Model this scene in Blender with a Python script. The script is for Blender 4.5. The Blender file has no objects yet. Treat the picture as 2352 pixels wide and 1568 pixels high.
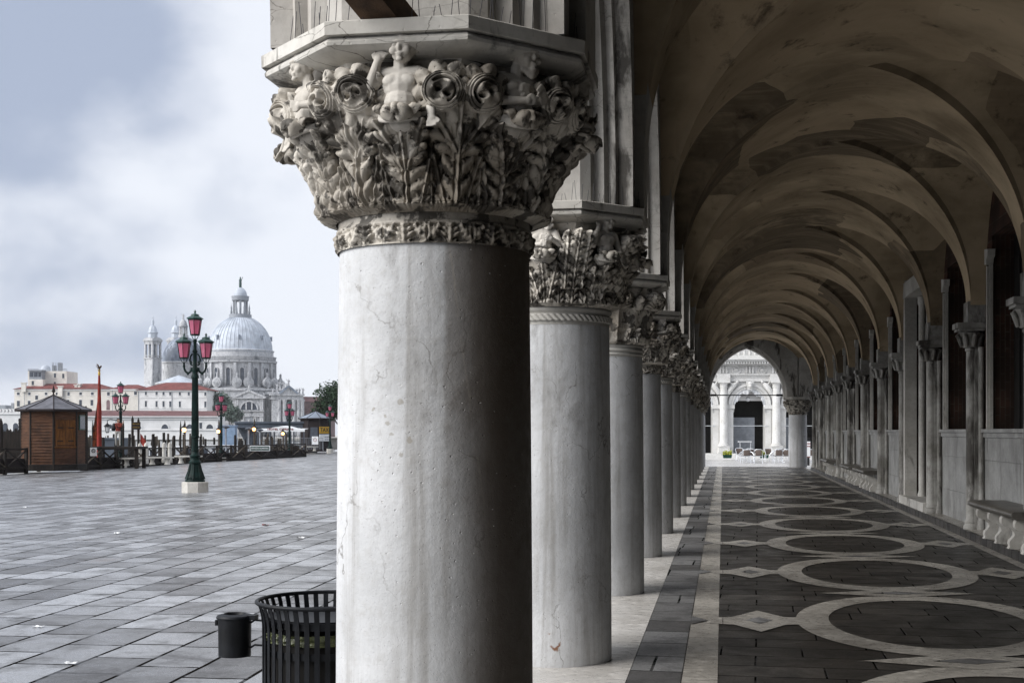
import bpy, bmesh, math, random
import numpy as np
from mathutils import Vector, Matrix
R = math.radians
PI = math.pi
sc = bpy.context.scene
col = sc.collection
# ---------------------------------------------------------------- camera, world, sun, exposure
YAW = 9.17
cam_d = bpy.data.cameras.new('camera')
cam = bpy.data.objects.new('camera', cam_d); col.objects.link(cam)
cam.location = (0, 0, 1.7)
cam.rotation_euler = (R(90), 0, R(YAW))
cam_d.sensor_width = 36.0
cam_d.lens = 3000 / 2352 * 36
cam_d.shift_y = (990 - 784) / 2352
cam_d.clip_start = 0.05; cam_d.clip_end = 6000
sc.camera = cam
sc.view_settings.view_transform = 'Standard'
sc.view_settings.look = 'None'
sc.view_settings.exposure = 0.55
sc.view_settings.gamma = 1.0
sc.view_settings.use_curve_mapping = False
sc.cycles.use_denoising = True
sc.cycles.max_bounces = 7
sc.cycles.diffuse_bounces = 1
sc.cycles.transparent_max_bounces = 12

SUN_EL, SUN_ROT = R(33), R(238)     # from over the water, a little behind the camera
world = bpy.data.worlds.new('World'); sc.world = world
world.use_nodes = True
wn, wl = world.node_tree.nodes, world.node_tree.links
wn.clear()
def wnode(t, **kw):
    n = wn.new(t)
    for k, v in kw.items(): setattr(n, k, v)
    return n
w_out = wnode('ShaderNodeOutputWorld'); w_bg = wnode('ShaderNodeBackground')
w_bg.inputs[1].default_value = 0.1
w_sky = wnode('ShaderNodeTexSky'); w_sky.sky_type = 'NISHITA'; w_sky.sun_disc = False
w_sky.sun_elevation = SUN_EL; w_sky.sun_rotation = SUN_ROT
w_tc = wnode('ShaderNodeTexCoord')
w_n1 = wnode('ShaderNodeTexNoise'); w_n1.inputs['Scale'].default_value = 5.5; w_n1.inputs['Detail'].default_value = 5.0; w_n1.inputs['Roughness'].default_value = .45
w_map = wnode('ShaderNodeMapping'); w_map.inputs['Scale'].default_value = (1, 1, 1.5); w_map.inputs['Location'].default_value = (0.3, 1.1, 0.2)
wl.new(w_tc.outputs['Generated'], w_map.inputs['Vector']); wl.new(w_map.outputs[0], w_n1.inputs['Vector'])
# one heavy cloud bank: a soft blob around one direction of the sky
def w_blob(direction, cos_in, cos_out):
    dp = wnode('ShaderNodeVectorMath', operation='DOT_PRODUCT'); nz = wnode('ShaderNodeVectorMath', operation='NORMALIZE')
    wl.new(w_tc.outputs['Generated'], nz.inputs[0]); wl.new(nz.outputs[0], dp.inputs[0])
    dp.inputs[1].default_value = Vector(direction).normalized()
    mr = wnode('ShaderNodeMapRange'); mr.interpolation_type = 'SMOOTHSTEP'
    mr.inputs['From Min'].default_value = cos_out; mr.inputs['From Max'].default_value = cos_in
    wl.new(dp.outputs['Value'], mr.inputs['Value'])
    return mr.outputs[0]
def w_math(op, a, b, clamp=False):
    m = wnode('ShaderNodeMath', operation=op); m.use_clamp = clamp
    for i, s in enumerate((a, b)):
        if isinstance(s, (int, float)): m.inputs[i].default_value = s
        else: wl.new(s, m.inputs[i])
    return m.outputs[0]
def pix_dir(x, y):
    t = Vector(((x - 1176) / 3000, 1, (990 - y) / 3000)); t.rotate(Matrix.Rotation(R(YAW), 3, 'Z')); return t
b1 = w_blob(pix_dir(40, 260), math.cos(R(.5)), math.cos(R(9.5)))
b2 = w_blob(pix_dir(345, 330), math.cos(R(.1)), math.cos(R(3.6)))
b3 = w_blob(pix_dir(900, 500), math.cos(R(2)), math.cos(R(11)))
dark = w_math('ADD', w_math('MULTIPLY', b1, .55), w_math('MULTIPLY', w_math('SUBTRACT', w_n1.outputs[0], .5), 2.1))
dark = w_math('SUBTRACT', dark, w_math('MULTIPLY', b2, .26))
dark = w_math('SUBTRACT', dark, w_math('MULTIPLY', b3, .35))
w_n2 = wnode('ShaderNodeTexNoise'); w_n2.inputs['Scale'].default_value = 15; w_n2.inputs['Detail'].default_value = 6; w_n2.inputs['Roughness'].default_value = .55; wl.new(w_map.outputs[0], w_n2.inputs['Vector'])
dark = w_math('ADD', dark, w_math('MULTIPLY', w_math('SUBTRACT', w_n2.outputs[0], .5), .55))
w_mr = wnode('ShaderNodeMapRange'); w_mr.interpolation_type = 'SMOOTHSTEP'
w_mr.inputs['From Min'].default_value = -.10; w_mr.inputs['From Max'].default_value = .62
wl.new(dark, w_mr.inputs['Value'])
w_cl = wnode('ShaderNodeMix', data_type='RGBA')
w_cl.inputs['A'].default_value = (6.15, 6.40, 6.95, 1)
w_cl.inputs['B'].default_value = (2.95, 3.4, 4.4, 1)
wl.new(w_mr.outputs[0], w_cl.inputs['Factor'])
w_mix = wnode('ShaderNodeMix', data_type='RGBA'); w_mix.inputs['Factor'].default_value = .96   # overcast: the clear sky barely shows
wl.new(w_sky.outputs[0], w_mix.inputs['A']); wl.new(w_cl.outputs['Result'], w_mix.inputs['B'])
wl.new(w_mix.outputs['Result'], w_bg.inputs[0]); wl.new(w_bg.outputs[0], w_out.inputs[0])

sun_d = bpy.data.lights.new('sun', 'SUN'); sun = bpy.data.objects.new('sun', sun_d); col.objects.link(sun)
sun_d.energy = 2.8; sun_d.angle = R(45); sun_d.color = (1.0, .985, .965)
sdir = Vector((math.sin(SUN_ROT) * math.cos(SUN_EL), math.cos(SUN_ROT) * math.cos(SUN_EL), math.sin(SUN_EL)))
sun.rotation_euler = sdir.to_track_quat('Z', 'Y').to_euler()

# ---------------------------------------------------------------- helpers
rng = random.Random(7)
nrng = np.random.default_rng(5)
CY, SY = math.cos(R(YAW)), math.sin(R(YAW))
def at(x, D, z=0.0):
    """a point D metres in front of the camera, seen in column x of the photograph"""
    u = (x - 1176) * D / 3000
    return Vector((u * CY - D * SY, D * CY + u * SY, z))
def hz(y, D): return 1.7 + (990 - y) * D / 3000
class MB:
    def __init__(s): s.v = []; s.f = []; s.M = None
    def add(s, vs, fs):
        b = len(s.v)
        if s.M is not None: vs = [s.M @ Vector(p) for p in vs]
        s.v += [tuple(p) for p in vs]; s.f += [tuple(i + b for i in f) for f in fs]
        return s
    def box(s, x0, x1, y0, y1, z0, z1):
        return s.add([(x0,y0,z0),(x1,y0,z0),(x1,y1,z0),(x0,y1,z0),(x0,y0,z1),(x1,y0,z1),(x1,y1,z1),(x0,y1,z1)],
                     [(3,2,1,0),(4,5,6,7),(0,1,5,4),(1,2,6,5),(2,3,7,6),(3,0,4,7)])
    def cbox(s, x, y, z, w, d, h): return s.box(x-w/2, x+w/2, y-d/2, y+d/2, z, z+h)
    def bar(s, p, q, w, h=None, up=(0,0,1)):
        h = h or w; p, q = Vector(p), Vector(q); d = (q-p).normalized(); up = Vector(up)
        if abs(d.dot(up)) > .98: up = Vector((1,0,0))
        a = d.cross(up).normalized(); b = a.cross(d).normalized()
        vs = []
        for c in (p, q):
            for i, j in ((-1,-1),(1,-1),(1,1),(-1,1)): vs.append(c + a*(w/2*i) + b*(h/2*j))
        return s.add(vs, [(3,2,1,0),(4,5,6,7),(0,1,5,4),(1,2,6,5),(2,3,7,6),(3,0,4,7)])
    def tube(s, pts, r, n=8, caps=True):
        pts = [Vector(p) for p in pts]; m = len(pts)
        rs = [r]*m if isinstance(r, (int, float)) else list(r)
        vs = []; ref = None
        for i, p in enumerate(pts):
            d = (pts[min(i+1, m-1)] - pts[max(i-1, 0)]).normalized()
            if ref is None or abs(ref.dot(d)) > .97: ref = Vector((0,0,1)) if abs(d.z) < .9 else Vector((1,0,0))
            a = d.cross(ref).normalized(); b = a.cross(d).normalized(); ref = b
            for k in range(n):
                t = 2*PI*k/n; vs.append(p + a*(rs[i]*math.cos(t)) + b*(rs[i]*math.sin(t)))
        fs = [(i*n+k, i*n+(k+1)%n, (i+1)*n+(k+1)%n, (i+1)*n+k) for i in range(m-1) for k in range(n)]
        if caps: fs += [tuple(range(n))[::-1], tuple((m-1)*n+k for k in range(n))]
        return s.add(vs, fs)
    def lathe(s, prof, n=24, c=(0,0,0), ph=0.0, sx=1, sy=1, a0=0, a1=2*PI):
        full = abs(a1-a0-2*PI) < 1e-6; m = n if full else n+1
        vs = []
        for r, z in prof:
            for k in range(m):
                t = a0 + (a1-a0)*k/n + ph; vs.append((c[0]+r*math.cos(t)*sx, c[1]+r*math.sin(t)*sy, c[2]+z))
        fs = []
        for i in range(len(prof)-1):
            for k in range(n):
                k2 = (k+1) % m
                fs.append((i*m+k, i*m+k2, (i+1)*m+k2, (i+1)*m+k))
        if full:
            if prof[0][0] > 1e-4: fs.append(tuple(range(n))[::-1])
            if prof[-1][0] > 1e-4: fs.append(tuple((len(prof)-1)*m+k for k in range(n)))
        return s.add(vs, fs)
    def prism(s, poly, z0, z1, cap=True):
        n = len(poly)
        vs = [(x,y,z0) for x,y in poly] + [(x,y,z1) for x,y in poly]
        fs = [(i,(i+1)%n,n+(i+1)%n,n+i) for i in range(n)]
        if cap: fs += [tuple(range(n))[::-1], tuple(range(n,2*n))]
        return s.add(vs, fs)
    def prismy(s, poly, y0, y1):          # polygon in x, z; thickness along y
        n = len(poly)
        vs = [(x,y0,z) for x,z in poly] + [(x,y1,z) for x,z in poly]
        return s.add(vs, [(i,(i+1)%n,n+(i+1)%n,n+i) for i in range(n)] + [tuple(range(n))[::-1], tuple(range(n,2*n))])
    def prismx(s, poly, x0, x1):          # polygon in y, z; thickness along x
        n = len(poly)
        vs = [(x0,y,z) for y,z in poly] + [(x1,y,z) for y,z in poly]
        return s.add(vs, [(i,(i+1)%n,n+(i+1)%n,n+i) for i in range(n)] + [tuple(range(n))[::-1], tuple(range(n,2*n))])
    def ell(s, c, r, n=12, m=8):
        if isinstance(r, (int, float)): r = (r,r,r)
        prof = [(math.sin(PI*i/m), -math.cos(PI*i/m)) for i in range(m+1)]
        vs = [(c[0],c[1],c[2]-r[2])]
        for pr, pz in prof[1:-1]:
            for k in range(n): t=2*PI*k/n; vs.append((c[0]+r[0]*pr*math.cos(t), c[1]+r[1]*pr*math.sin(t), c[2]+r[2]*pz))
        vs.append((c[0],c[1],c[2]+r[2])); L=len(vs)-1
        fs = [(0,1+(k+1)%n,1+k) for k in range(n)]
        for i in range(m-2):
            for k in range(n): a=1+i*n; fs.append((a+k,a+(k+1)%n,a+n+(k+1)%n,a+n+k))
        a=1+(m-2)*n
        fs += [(a+k,a+(k+1)%n,L) for k in range(n)]
        return s.add(vs, fs)
    def cap(s, p, q, r0, r1=None, n=10):
        """capsule: a tapered limb with round ends"""
        r1 = r1 or r0; p, q = Vector(p), Vector(q)
        s.ell(p, r0, n, 8); s.ell(q, r1, n, 8); return s.tube([p, q], [r0, r1], n)
    def build(s, name, mat=None, parent=None, loc=(0,0,0), rz=0.0, sharp=40):
        me = bpy.data.meshes.new(name); me.from_pydata(s.v, [], s.f); me.update()
        return link(name, me, mat, parent, loc, rz, sharp)
def link(name, me, mat=None, parent=None, loc=(0,0,0), rz=0.0, sharp=40):
    if mat is not None: me.materials.append(mat)
    if sharp:
        me.polygons.foreach_set('use_smooth', [True]*len(me.polygons)); me.set_sharp_from_angle(angle=R(sharp))
    o = bpy.data.objects.new(name, me); col.objects.link(o)
    o.location = loc; o.rotation_euler = (0,0,rz)
    if parent is not None: o.parent = parent
    return o
def grid_mesh(name, P, closed_u=False, mat=None, parent=None, loc=(0,0,0), rz=0.0, smooth=True):
    """P: array (rows, cols, 3) -> quads"""
    h, w = P.shape[:2]
    idx = np.arange(h*w).reshape(h, w)
    if closed_u: right = np.roll(idx, -1, axis=1); A=idx[:-1]; B=right[:-1]; C=right[1:]; D=idx[1:]
    else: A=idx[:-1,:-1]; B=idx[:-1,1:]; C=idx[1:,1:]; D=idx[1:,:-1]
    q = np.stack([A,B,C,D], -1).reshape(-1,4)
    me = bpy.data.meshes.new(name)
    me.vertices.add(h*w); me.vertices.foreach_set('co', P.reshape(-1).astype(np.float32))
    me.loops.add(q.size); me.loops.foreach_set('vertex_index', q.reshape(-1).astype(np.int32))
    me.polygons.add(len(q)); me.polygons.foreach_set('loop_start', np.arange(0, q.size, 4, dtype=np.int32))
    me.polygons.foreach_set('use_smooth', np.full(len(q), smooth))
    me.update(calc_edges=True); me.validate()
    return link(name, me, mat, parent, loc, rz, 0)
def tag(o, label=None, cat=None, group=None, kind=None):
    if label: o['label'] = label
    if cat: o['category'] = cat
    if group: o['group'] = group
    if kind: o['kind'] = kind
    return o
def empty(name, loc=(0,0,0), rz=0.0, label=None, cat=None, group=None, parent=None):
    o = bpy.data.objects.new(name, None); col.objects.link(o); o.empty_display_size = .2
    o.location = loc; o.rotation_euler = (0,0,rz)
    if parent is not None: o.parent = parent
    return tag(o, label, cat, group)
KIDS = {}
def copy_tree(o, loc=None, rz=None, label=None, parent=None, scale=None):
    c = o.copy(); col.objects.link(c)
    if parent is not None: c.parent = parent
    if loc is not None: c.location = loc
    if rz is not None: c.rotation_euler = (0,0,rz)
    if scale is not None: c.scale = (scale,)*3 if isinstance(scale,(int,float)) else scale
    if label: c['label'] = label
    for ch in [k for k in bpy.data.objects if k.parent == o]: copy_tree(ch, parent=c)
    return c
def writing(text, size, mat, parent, loc, rot, name='lettering', extrude=.004, width=None, bold=0):
    cu = bpy.data.curves.new(name, 'FONT'); cu.body = text; cu.size = size; cu.extrude = extrude
    cu.align_x = 'CENTER'; cu.align_y = 'CENTER'; cu.offset = bold
    o = bpy.data.objects.new(name, cu); col.objects.link(o)
    cu.materials.append(mat)
    dg = bpy.context.evaluated_depsgraph_get(); me = bpy.data.meshes.new_from_object(o.evaluated_get(dg))
    bpy.data.objects.remove(o)
    o = bpy.data.objects.new(name, me); col.objects.link(o)
    if not me.materials: me.materials.append(mat)
    o.parent = parent; o.location = loc; o.rotation_euler = rot
    if width and len(me.vertices):
        xs = [v.co.x for v in me.vertices]; w = max(xs)-min(xs)
        for v in me.vertices: v.co.x *= width/w
    return o
def remesh(name, mb, voxel, mat, parent=None, loc=(0,0,0), rz=0.0, smooth=3):
    """fuse overlapping forms into one continuous surface"""
    me = bpy.data.meshes.new(name); me.from_pydata(mb.v, [], mb.f); me.update()
    o = bpy.data.objects.new(name, me); col.objects.link(o)
    m = o.modifiers.new('r', 'REMESH'); m.mode = 'VOXEL'; m.voxel_size = voxel; m.use_smooth_shade = True
    s = o.modifiers.new('s', 'SMOOTH'); s.iterations = smooth; s.factor = .5
    dg = bpy.context.evaluated_depsgraph_get(); me2 = bpy.data.meshes.new_from_object(o.evaluated_get(dg))
    bpy.data.objects.remove(o); me2.name = name
    me2.materials.clear()
    return link(name, me2, mat, parent, loc, rz, 0) if not me2.polygons.foreach_set('use_smooth', [True]*len(me2.polygons)) else None

# ---------------------------------------------------------------- materials
class NT:
    def __init__(s, name, rough=.7, spec=.3):
        s.m = bpy.data.materials.new(name); s.m.use_nodes = True
        s.n, s.l = s.m.node_tree.nodes, s.m.node_tree.links
        s.p = s.n['Principled BSDF']; s.p.inputs['Roughness'].default_value = rough
        s.p.inputs['Specular IOR Level'].default_value = spec
        s.tc = s.n.new('ShaderNodeTexCoord'); s.rand = False
    def pos(s, scale=(1,1,1), rot=(0,0,0), world=False, loc=(0,0,0)):
        mp = s.n.new('ShaderNodeMapping'); mp.inputs['Scale'].default_value = scale; mp.inputs['Rotation'].default_value = rot; mp.inputs['Location'].default_value = loc
        if world:
            g = s.n.new('ShaderNodeNewGeometry'); s.l.new(g.outputs['Position'], mp.inputs['Vector'])
        elif s.rand:      # a different cut of stone for every block that shares this material
            if s.rand is True:
                oi = s.n.new('ShaderNodeObjectInfo'); m = s.n.new('ShaderNodeVectorMath'); m.operation = 'SCALE'; m.inputs[0].default_value = (23.1, 17.3, 31.7); s.l.new(oi.outputs['Random'], m.inputs['Scale'])
                a = s.n.new('ShaderNodeVectorMath'); s.l.new(s.tc.outputs['Object'], a.inputs[0]); s.l.new(m.outputs[0], a.inputs[1]); s.rand = a.outputs[0]
            s.l.new(s.rand, mp.inputs['Vector'])
        else: s.l.new(s.tc.outputs['Object'], mp.inputs['Vector'])
        return mp.outputs[0]
    def noise(s, vec, scale, detail=4, rough=.55, dist=0):
        n = s.n.new('ShaderNodeTexNoise'); s.l.new(vec, n.inputs['Vector'])
        n.inputs['Scale'].default_value = scale; n.inputs['Detail'].default_value = detail; n.inputs['Roughness'].default_value = rough; n.inputs['Distortion'].default_value = dist
        return n.outputs[0]
    def voro(s, vec, scale, feature='F1'):
        n = s.n.new('ShaderNodeTexVoronoi'); n.feature = feature; s.l.new(vec, n.inputs['Vector']); n.inputs['Scale'].default_value = scale
        return n.outputs[0]
    def ramp(s, f, a, b, va=0.0, vb=1.0, smooth=True):
        n = s.n.new('ShaderNodeMapRange'); n.interpolation_type = 'SMOOTHSTEP' if smooth else 'LINEAR'
        for k, v in (('From Min',a),('From Max',b),('To Min',va),('To Max',vb)): n.inputs[k].default_value = v
        s.l.new(f, n.inputs['Value']); return n.outputs[0]
    def math(s, op, a, b=0.0, clamp=False):
        n = s.n.new('ShaderNodeMath'); n.operation = op; n.use_clamp = clamp
        for i, q in enumerate((a, b)):
            if isinstance(q, (int, float)): n.inputs[i].default_value = q
            else: s.l.new(q, n.inputs[i])
        return n.outputs[0]
    def mix(s, f, a, b, mode='MIX'):
        n = s.n.new('ShaderNodeMix'); n.data_type = 'RGBA'; n.blend_type = mode
        for k, q in (('Factor', f), ('A', a), ('B', b)):
            if isinstance(q, (int, float)): n.inputs[k].default_value = q
            elif isinstance(q, tuple): n.inputs[k].default_value = (*q, 1) if len(q) == 3 else q
            else: s.l.new(q, n.inputs[k])
        return n.outputs['Result']
    def color(s, c):
        if isinstance(c, tuple): s.p.inputs['Base Color'].default_value = (*c, 1)
        else: s.l.new(c, s.p.inputs['Base Color'])
    def rough(s, f): s.l.new(f, s.p.inputs['Roughness'])
    def bump(s, h, strength=.4, dist=.01):
        b = s.n.new('ShaderNodeBump'); b.inputs['Strength'].default_value = strength; b.inputs['Distance'].default_value = dist
        s.l.new(h, b.inputs['Height'])
        prev = s.p.inputs['Normal'].links
        if prev: s.l.new(prev[0].from_socket, b.inputs['Normal'])
        s.l.new(b.outputs[0], s.p.inputs['Normal'])
def plain(name, c, rough=.6, var=.25, scale=3.0, spec=.3, metal=0.0, bump=0.0):
    t = NT(name, rough, spec); v = t.pos()
    n = t.noise(v, scale, 5)
    t.color(t.mix(t.ramp(n, .3, .7), tuple(x*(1-var) for x in c), tuple(min(1, x*(1+var)) for x in c)))
    t.p.inputs['Metallic'].default_value = metal
    if bump: t.bump(t.noise(v, scale*12, 4), bump, .01)
    return t.m
def stone(name, c, c2, stain=(.06,.05,.04), st=(.56,.72), sscale=2.5, rough=.65, bump=.35, streak=True, pits=True, veins=0.0):
    """weathered Istrian stone: mottling, soot patches with their own shape, rain streaks, fine pits"""
    t = NT(name, rough, .35); t.rand = True; v = t.pos()
    a = t.noise(v, 1.6, 6, .6); b = t.noise(v, 14, 6, .65); k = t.mix(t.ramp(a, .3, .7), c2, c)
    k = t.mix(t.ramp(b, .42, .75, 0, .35), k, tuple(x*.55 for x in c2))
    sv = t.pos((1,1,.28) if streak else (1,1,1))
    s1 = t.noise(sv, sscale, 8, .62, .4)
    k = t.mix(t.ramp(s1, st[0], st[1], 0, .85), k, stain)
    sp = t.ramp(t.noise(v, 60, 3, .7), .68, .78, 0, .6); k = t.mix(sp, k, tuple(x*.4 for x in c2))
    if veins:
        nz = t.n.new('ShaderNodeTexNoise'); nz.inputs['Scale'].default_value = 5; nz.inputs['Detail'].default_value = 5; t.l.new(t.pos((.8,.8,2.2)), nz.inputs['Vector'])
        m_ = t.n.new('ShaderNodeVectorMath'); m_.operation = 'SCALE'; m_.inputs['Scale'].default_value = .22; t.l.new(nz.outputs['Color'], m_.inputs[0])
        a_ = t.n.new('ShaderNodeVectorMath'); t.l.new(t.pos((.8,.8,2.2)), a_.inputs[0]); t.l.new(m_.outputs[0], a_.inputs[1])
        ve = t.ramp(t.voro(a_.outputs[0], 5, 'DISTANCE_TO_EDGE'), 0, .022, veins, 0); k = t.mix(t.math('MULTIPLY', ve, t.ramp(t.noise(v, 2.5, 3), .42, .6)), k, (.10,.085,.065))
    t.color(k)
    h = t.math('ADD', t.math('MULTIPLY', b, .6), t.math('MULTIPLY', t.noise(v, 55, 4), .3))
    if pits: h = t.math('SUBTRACT', h, t.ramp(t.voro(v, 26), .0, .16, .8, 0))
    t.bump(h, bump, .012)
    return t.m
M = {}
M['istria'] = stone('istrian_stone', (.62,.60,.56), (.44,.42,.38), st=(.60,.74))
M['istria_dark'] = stone('sooty_istrian_stone', (.34,.30,.245), (.20,.17,.13), (.03,.025,.02), st=(.50,.66), sscale=5)
M['carved'] = stone('carved_limestone', (.76,.71,.63), (.25,.215,.17), (.020,.016,.012), st=(.49,.56), sscale=9, bump=.6, streak=False)
M['figure'] = stone('carved_figure_stone', (.68,.64,.58), (.50,.46,.40), (.10,.08,.06), st=(.62,.76), sscale=9, bump=.25, streak=False, pits=False)
M['white_marble'] = stone('pale_wall_marble', (.42,.42,.405), (.235,.23,.22), (.06,.054,.047), st=(.54,.74), sscale=2.6, rough=.5, bump=.2, veins=.3)
M['white_far'] = plain('pale_render', (.80,.79,.78), .8, .08, .25)
M['cream_far'] = plain('cream_render', (.74,.70,.64), .8, .10, .3)
M['salute'] = stone('grey_white_church_stone', (.58,.585,.60), (.36,.37,.39), (.13,.14,.16), st=(.50,.68), sscale=.7, bump=0, pits=False)
M['lead'] = plain('lead_sheet', (.47,.51,.57), .55, .18, .35)
M['kiosk_lead'] = plain('weathered_kiosk_lead', (.115,.115,.13), .6, .3, 2.5)
M['lead_dark'] = plain('dark_lead', (.20,.23,.28), .6, .25, .5)
M['slate'] = plain('blue_grey_slate', (.085,.10,.125), .6, .2, .4)
M['glass_far'] = plain('dark_window_glass', (.05,.06,.08), .15, .3, .5, .5)
M['black'] = plain('dark_void', (.012,.011,.010), .8, .3)
M['iron'] = plain('black_iron', (.007,.008,.010), .5, .45, 8, .22, bump=.1)
M['green_iron'] = plain('dark_green_cast_iron', (.005,.017,.015), .55, .5, 6, .15, bump=.12)
M['green_top'] = plain('green_lamp_roof', (.018,.055,.048), .4, .35, 6, .45)
M['rust'] = plain('rusty_iron', (.06,.035,.02), .8, .5, 9, bump=.4)
M['wire'] = plain('steel_wire', (.10,.10,.11), .4, .1, metal=.6)
M['brass'] = plain('gilded_metal', (.42,.28,.06), .35, .3, metal=.7)
M['red_cloth'] = plain('red_cloth', (.20,.022,.014), .8, .35, 2.5)
M['gold_cloth'] = plain('gold_cloth', (.38,.18,.03), .8, .5, 5)
M['white'] = plain('white_paint', (.78,.79,.80), .5, .06)
M['grey'] = plain('grey_paint', (.28,.30,.33), .5, .15)
M['darkgrey'] = plain('dark_grey_metal', (.07,.08,.10), .45, .2)
M['yellow'] = plain('yellow_sign', (.50,.29,.025), .5, .12)
M['black_ink'] = plain('black_ink', (.012,.012,.014), .5, .1)
M['green_sign'] = plain('dark_green_sign', (.010,.045,.032), .4, .1)
M['blue'] = plain('blue_paint', (.22,.30,.42), .5, .15)
M['skin'] = plain('skin', (.42,.26,.19), .55, .08)
M['hair'] = plain('dark_hair', (.015,.012,.010), .6, .3, 30)
M['jacket'] = plain('dark_red_jacket', (.16,.025,.015), .8, .3, 6)
M['trousers'] = plain('grey_trousers', (.36,.35,.33), .85, .15, 6)
M['leaf_dark'] = plain('dark_pine_foliage', (.022,.045,.020), .7, .6, 1.2)
M['leaf'] = plain('grey_green_foliage', (.10,.135,.11), .7, .5, .6)
M['yellow_leaf'] = plain('yellow_green_leaves', (.42,.45,.04), .6, .4, 12)
M['bark'] = plain('bark', (.09,.07,.05), .9, .3)
M['alu'] = plain('brushed_aluminium', (.72,.74,.77), .32, .1, 5, .5, .55)
M['weave'] = plain('brown_woven_seat', (.13,.10,.085), .7, .25, 30)
M['brick_far'] = plain('plum_brick', (.22,.15,.15), .85, .25, .6)
def lamp_glass():
    t = NT('pink_glass', .12, .5)
    n = t.noise(t.pos(), 3, 3); c = t.mix(t.ramp(n, .3, .7), (.80,.26,.40), (.92,.42,.54))
    tr = t.n.new('ShaderNodeBsdfTranslucent'); tp = t.n.new('ShaderNodeBsdfTransparent'); m1 = t.n.new('ShaderNodeMixShader'); m2 = t.n.new('ShaderNodeMixShader')
    t.l.new(c, tr.inputs[0]); t.l.new(c, tp.inputs[0]); t.color(c)
    m1.inputs[0].default_value = .45; m2.inputs[0].default_value = .62
    t.l.new(tr.outputs[0], m1.inputs[1]); t.l.new(tp.outputs[0], m1.inputs[2])
    t.l.new(t.p.outputs[0], m2.inputs[1]); t.l.new(m1.outputs[0], m2.inputs[2])
    t.l.new(m2.outputs[0], t.n['Material Output'].inputs[0]); return t.m
M['pink_glass'] = lamp_glass()
def emis(name, c, s):
    t = NT(name); t.color(c); t.p.inputs['Emission Color'].default_value = (*c, 1); t.p.inputs['Emission Strength'].default_value = s; return t.m
M['bulb'] = emis('lit_bulb', (1.0,.42,.12), 6.0)
def wood(name, c, c2, sc_=(1,1,9), rough=.8):
    t = NT(name, rough, .25); v = t.pos()
    g = t.noise(t.pos(sc_), 2.2, 7, .65, .6); k = t.mix(t.ramp(g, .3, .72), c2, c)
    w = t.noise(v, .9, 5); k = t.mix(t.ramp(w, .45, .7, 0, .75), k, tuple(x*.45 for x in c2)); t.color(k)
    t.bump(g, .4, .01); return t.m
M['wood'] = wood('brown_planks', (.125,.058,.030), (.045,.020,.011))
M['wood_orange'] = wood('varnished_orange_wood', (.17,.066,.013), (.07,.027,.007), (9,9,1))
M['wood_grey'] = wood('weathered_grey_wood', (.12,.098,.075), (.045,.036,.028), (8,8,1))
M['wood_dark'] = wood('dark_wet_wood', (.028,.021,.017), (.010,.008,.007), (8,8,1))
M['wood_black'] = wood('black_stained_planks', (.030,.022,.022), (.016,.012,.013))
def roof_tiles(name, c):
    t = NT(name, .85, .2); v = t.pos()
    n = t.noise(v, .5, 5); w = t.n.new('ShaderNodeTexWave'); w.inputs['Scale'].default_value = .55; w.inputs['Distortion'].default_value = 1.2; t.l.new(v, w.inputs['Vector'])
    k = t.mix(t.ramp(n, .3, .7), tuple(x*.7 for x in c), tuple(x*1.25 for x in c)); t.color(t.mix(t.math('MULTIPLY', w.outputs[1], .35), k, tuple(x*.5 for x in c))); return t.m
M['tiles'] = roof_tiles('red_roof_tiles', (.19,.062,.056))
M['tiles_dull'] = roof_tiles('dull_plum_roof_tiles', (.16,.08,.08))
def brick_wall():
    t = NT('old_brick', .9, .15); v = t.pos(rot=(R(90), 0, R(90)))
    b = t.n.new('ShaderNodeTexBrick'); t.l.new(v, b.inputs['Vector'])
    b.inputs['Scale'].default_value = 1; b.inputs['Brick Width'].default_value = .26; b.inputs['Row Height'].default_value = .075; b.inputs['Mortar Size'].default_value = .007
    b.inputs['Color1'].default_value = (.10,.05,.036,1); b.inputs['Color2'].default_value = (.055,.032,.025,1); b.inputs['Mortar'].default_value = (.12,.10,.08,1)
    n = t.noise(t.pos(), 1.5, 6); t.color(t.mix(t.ramp(n, .4, .65, 0, .8), b.outputs[0], (.03,.022,.018)))
    t.bump(b.outputs['Fac'], -.5, .02); return t.m
M['brick'] = brick_wall()
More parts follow.
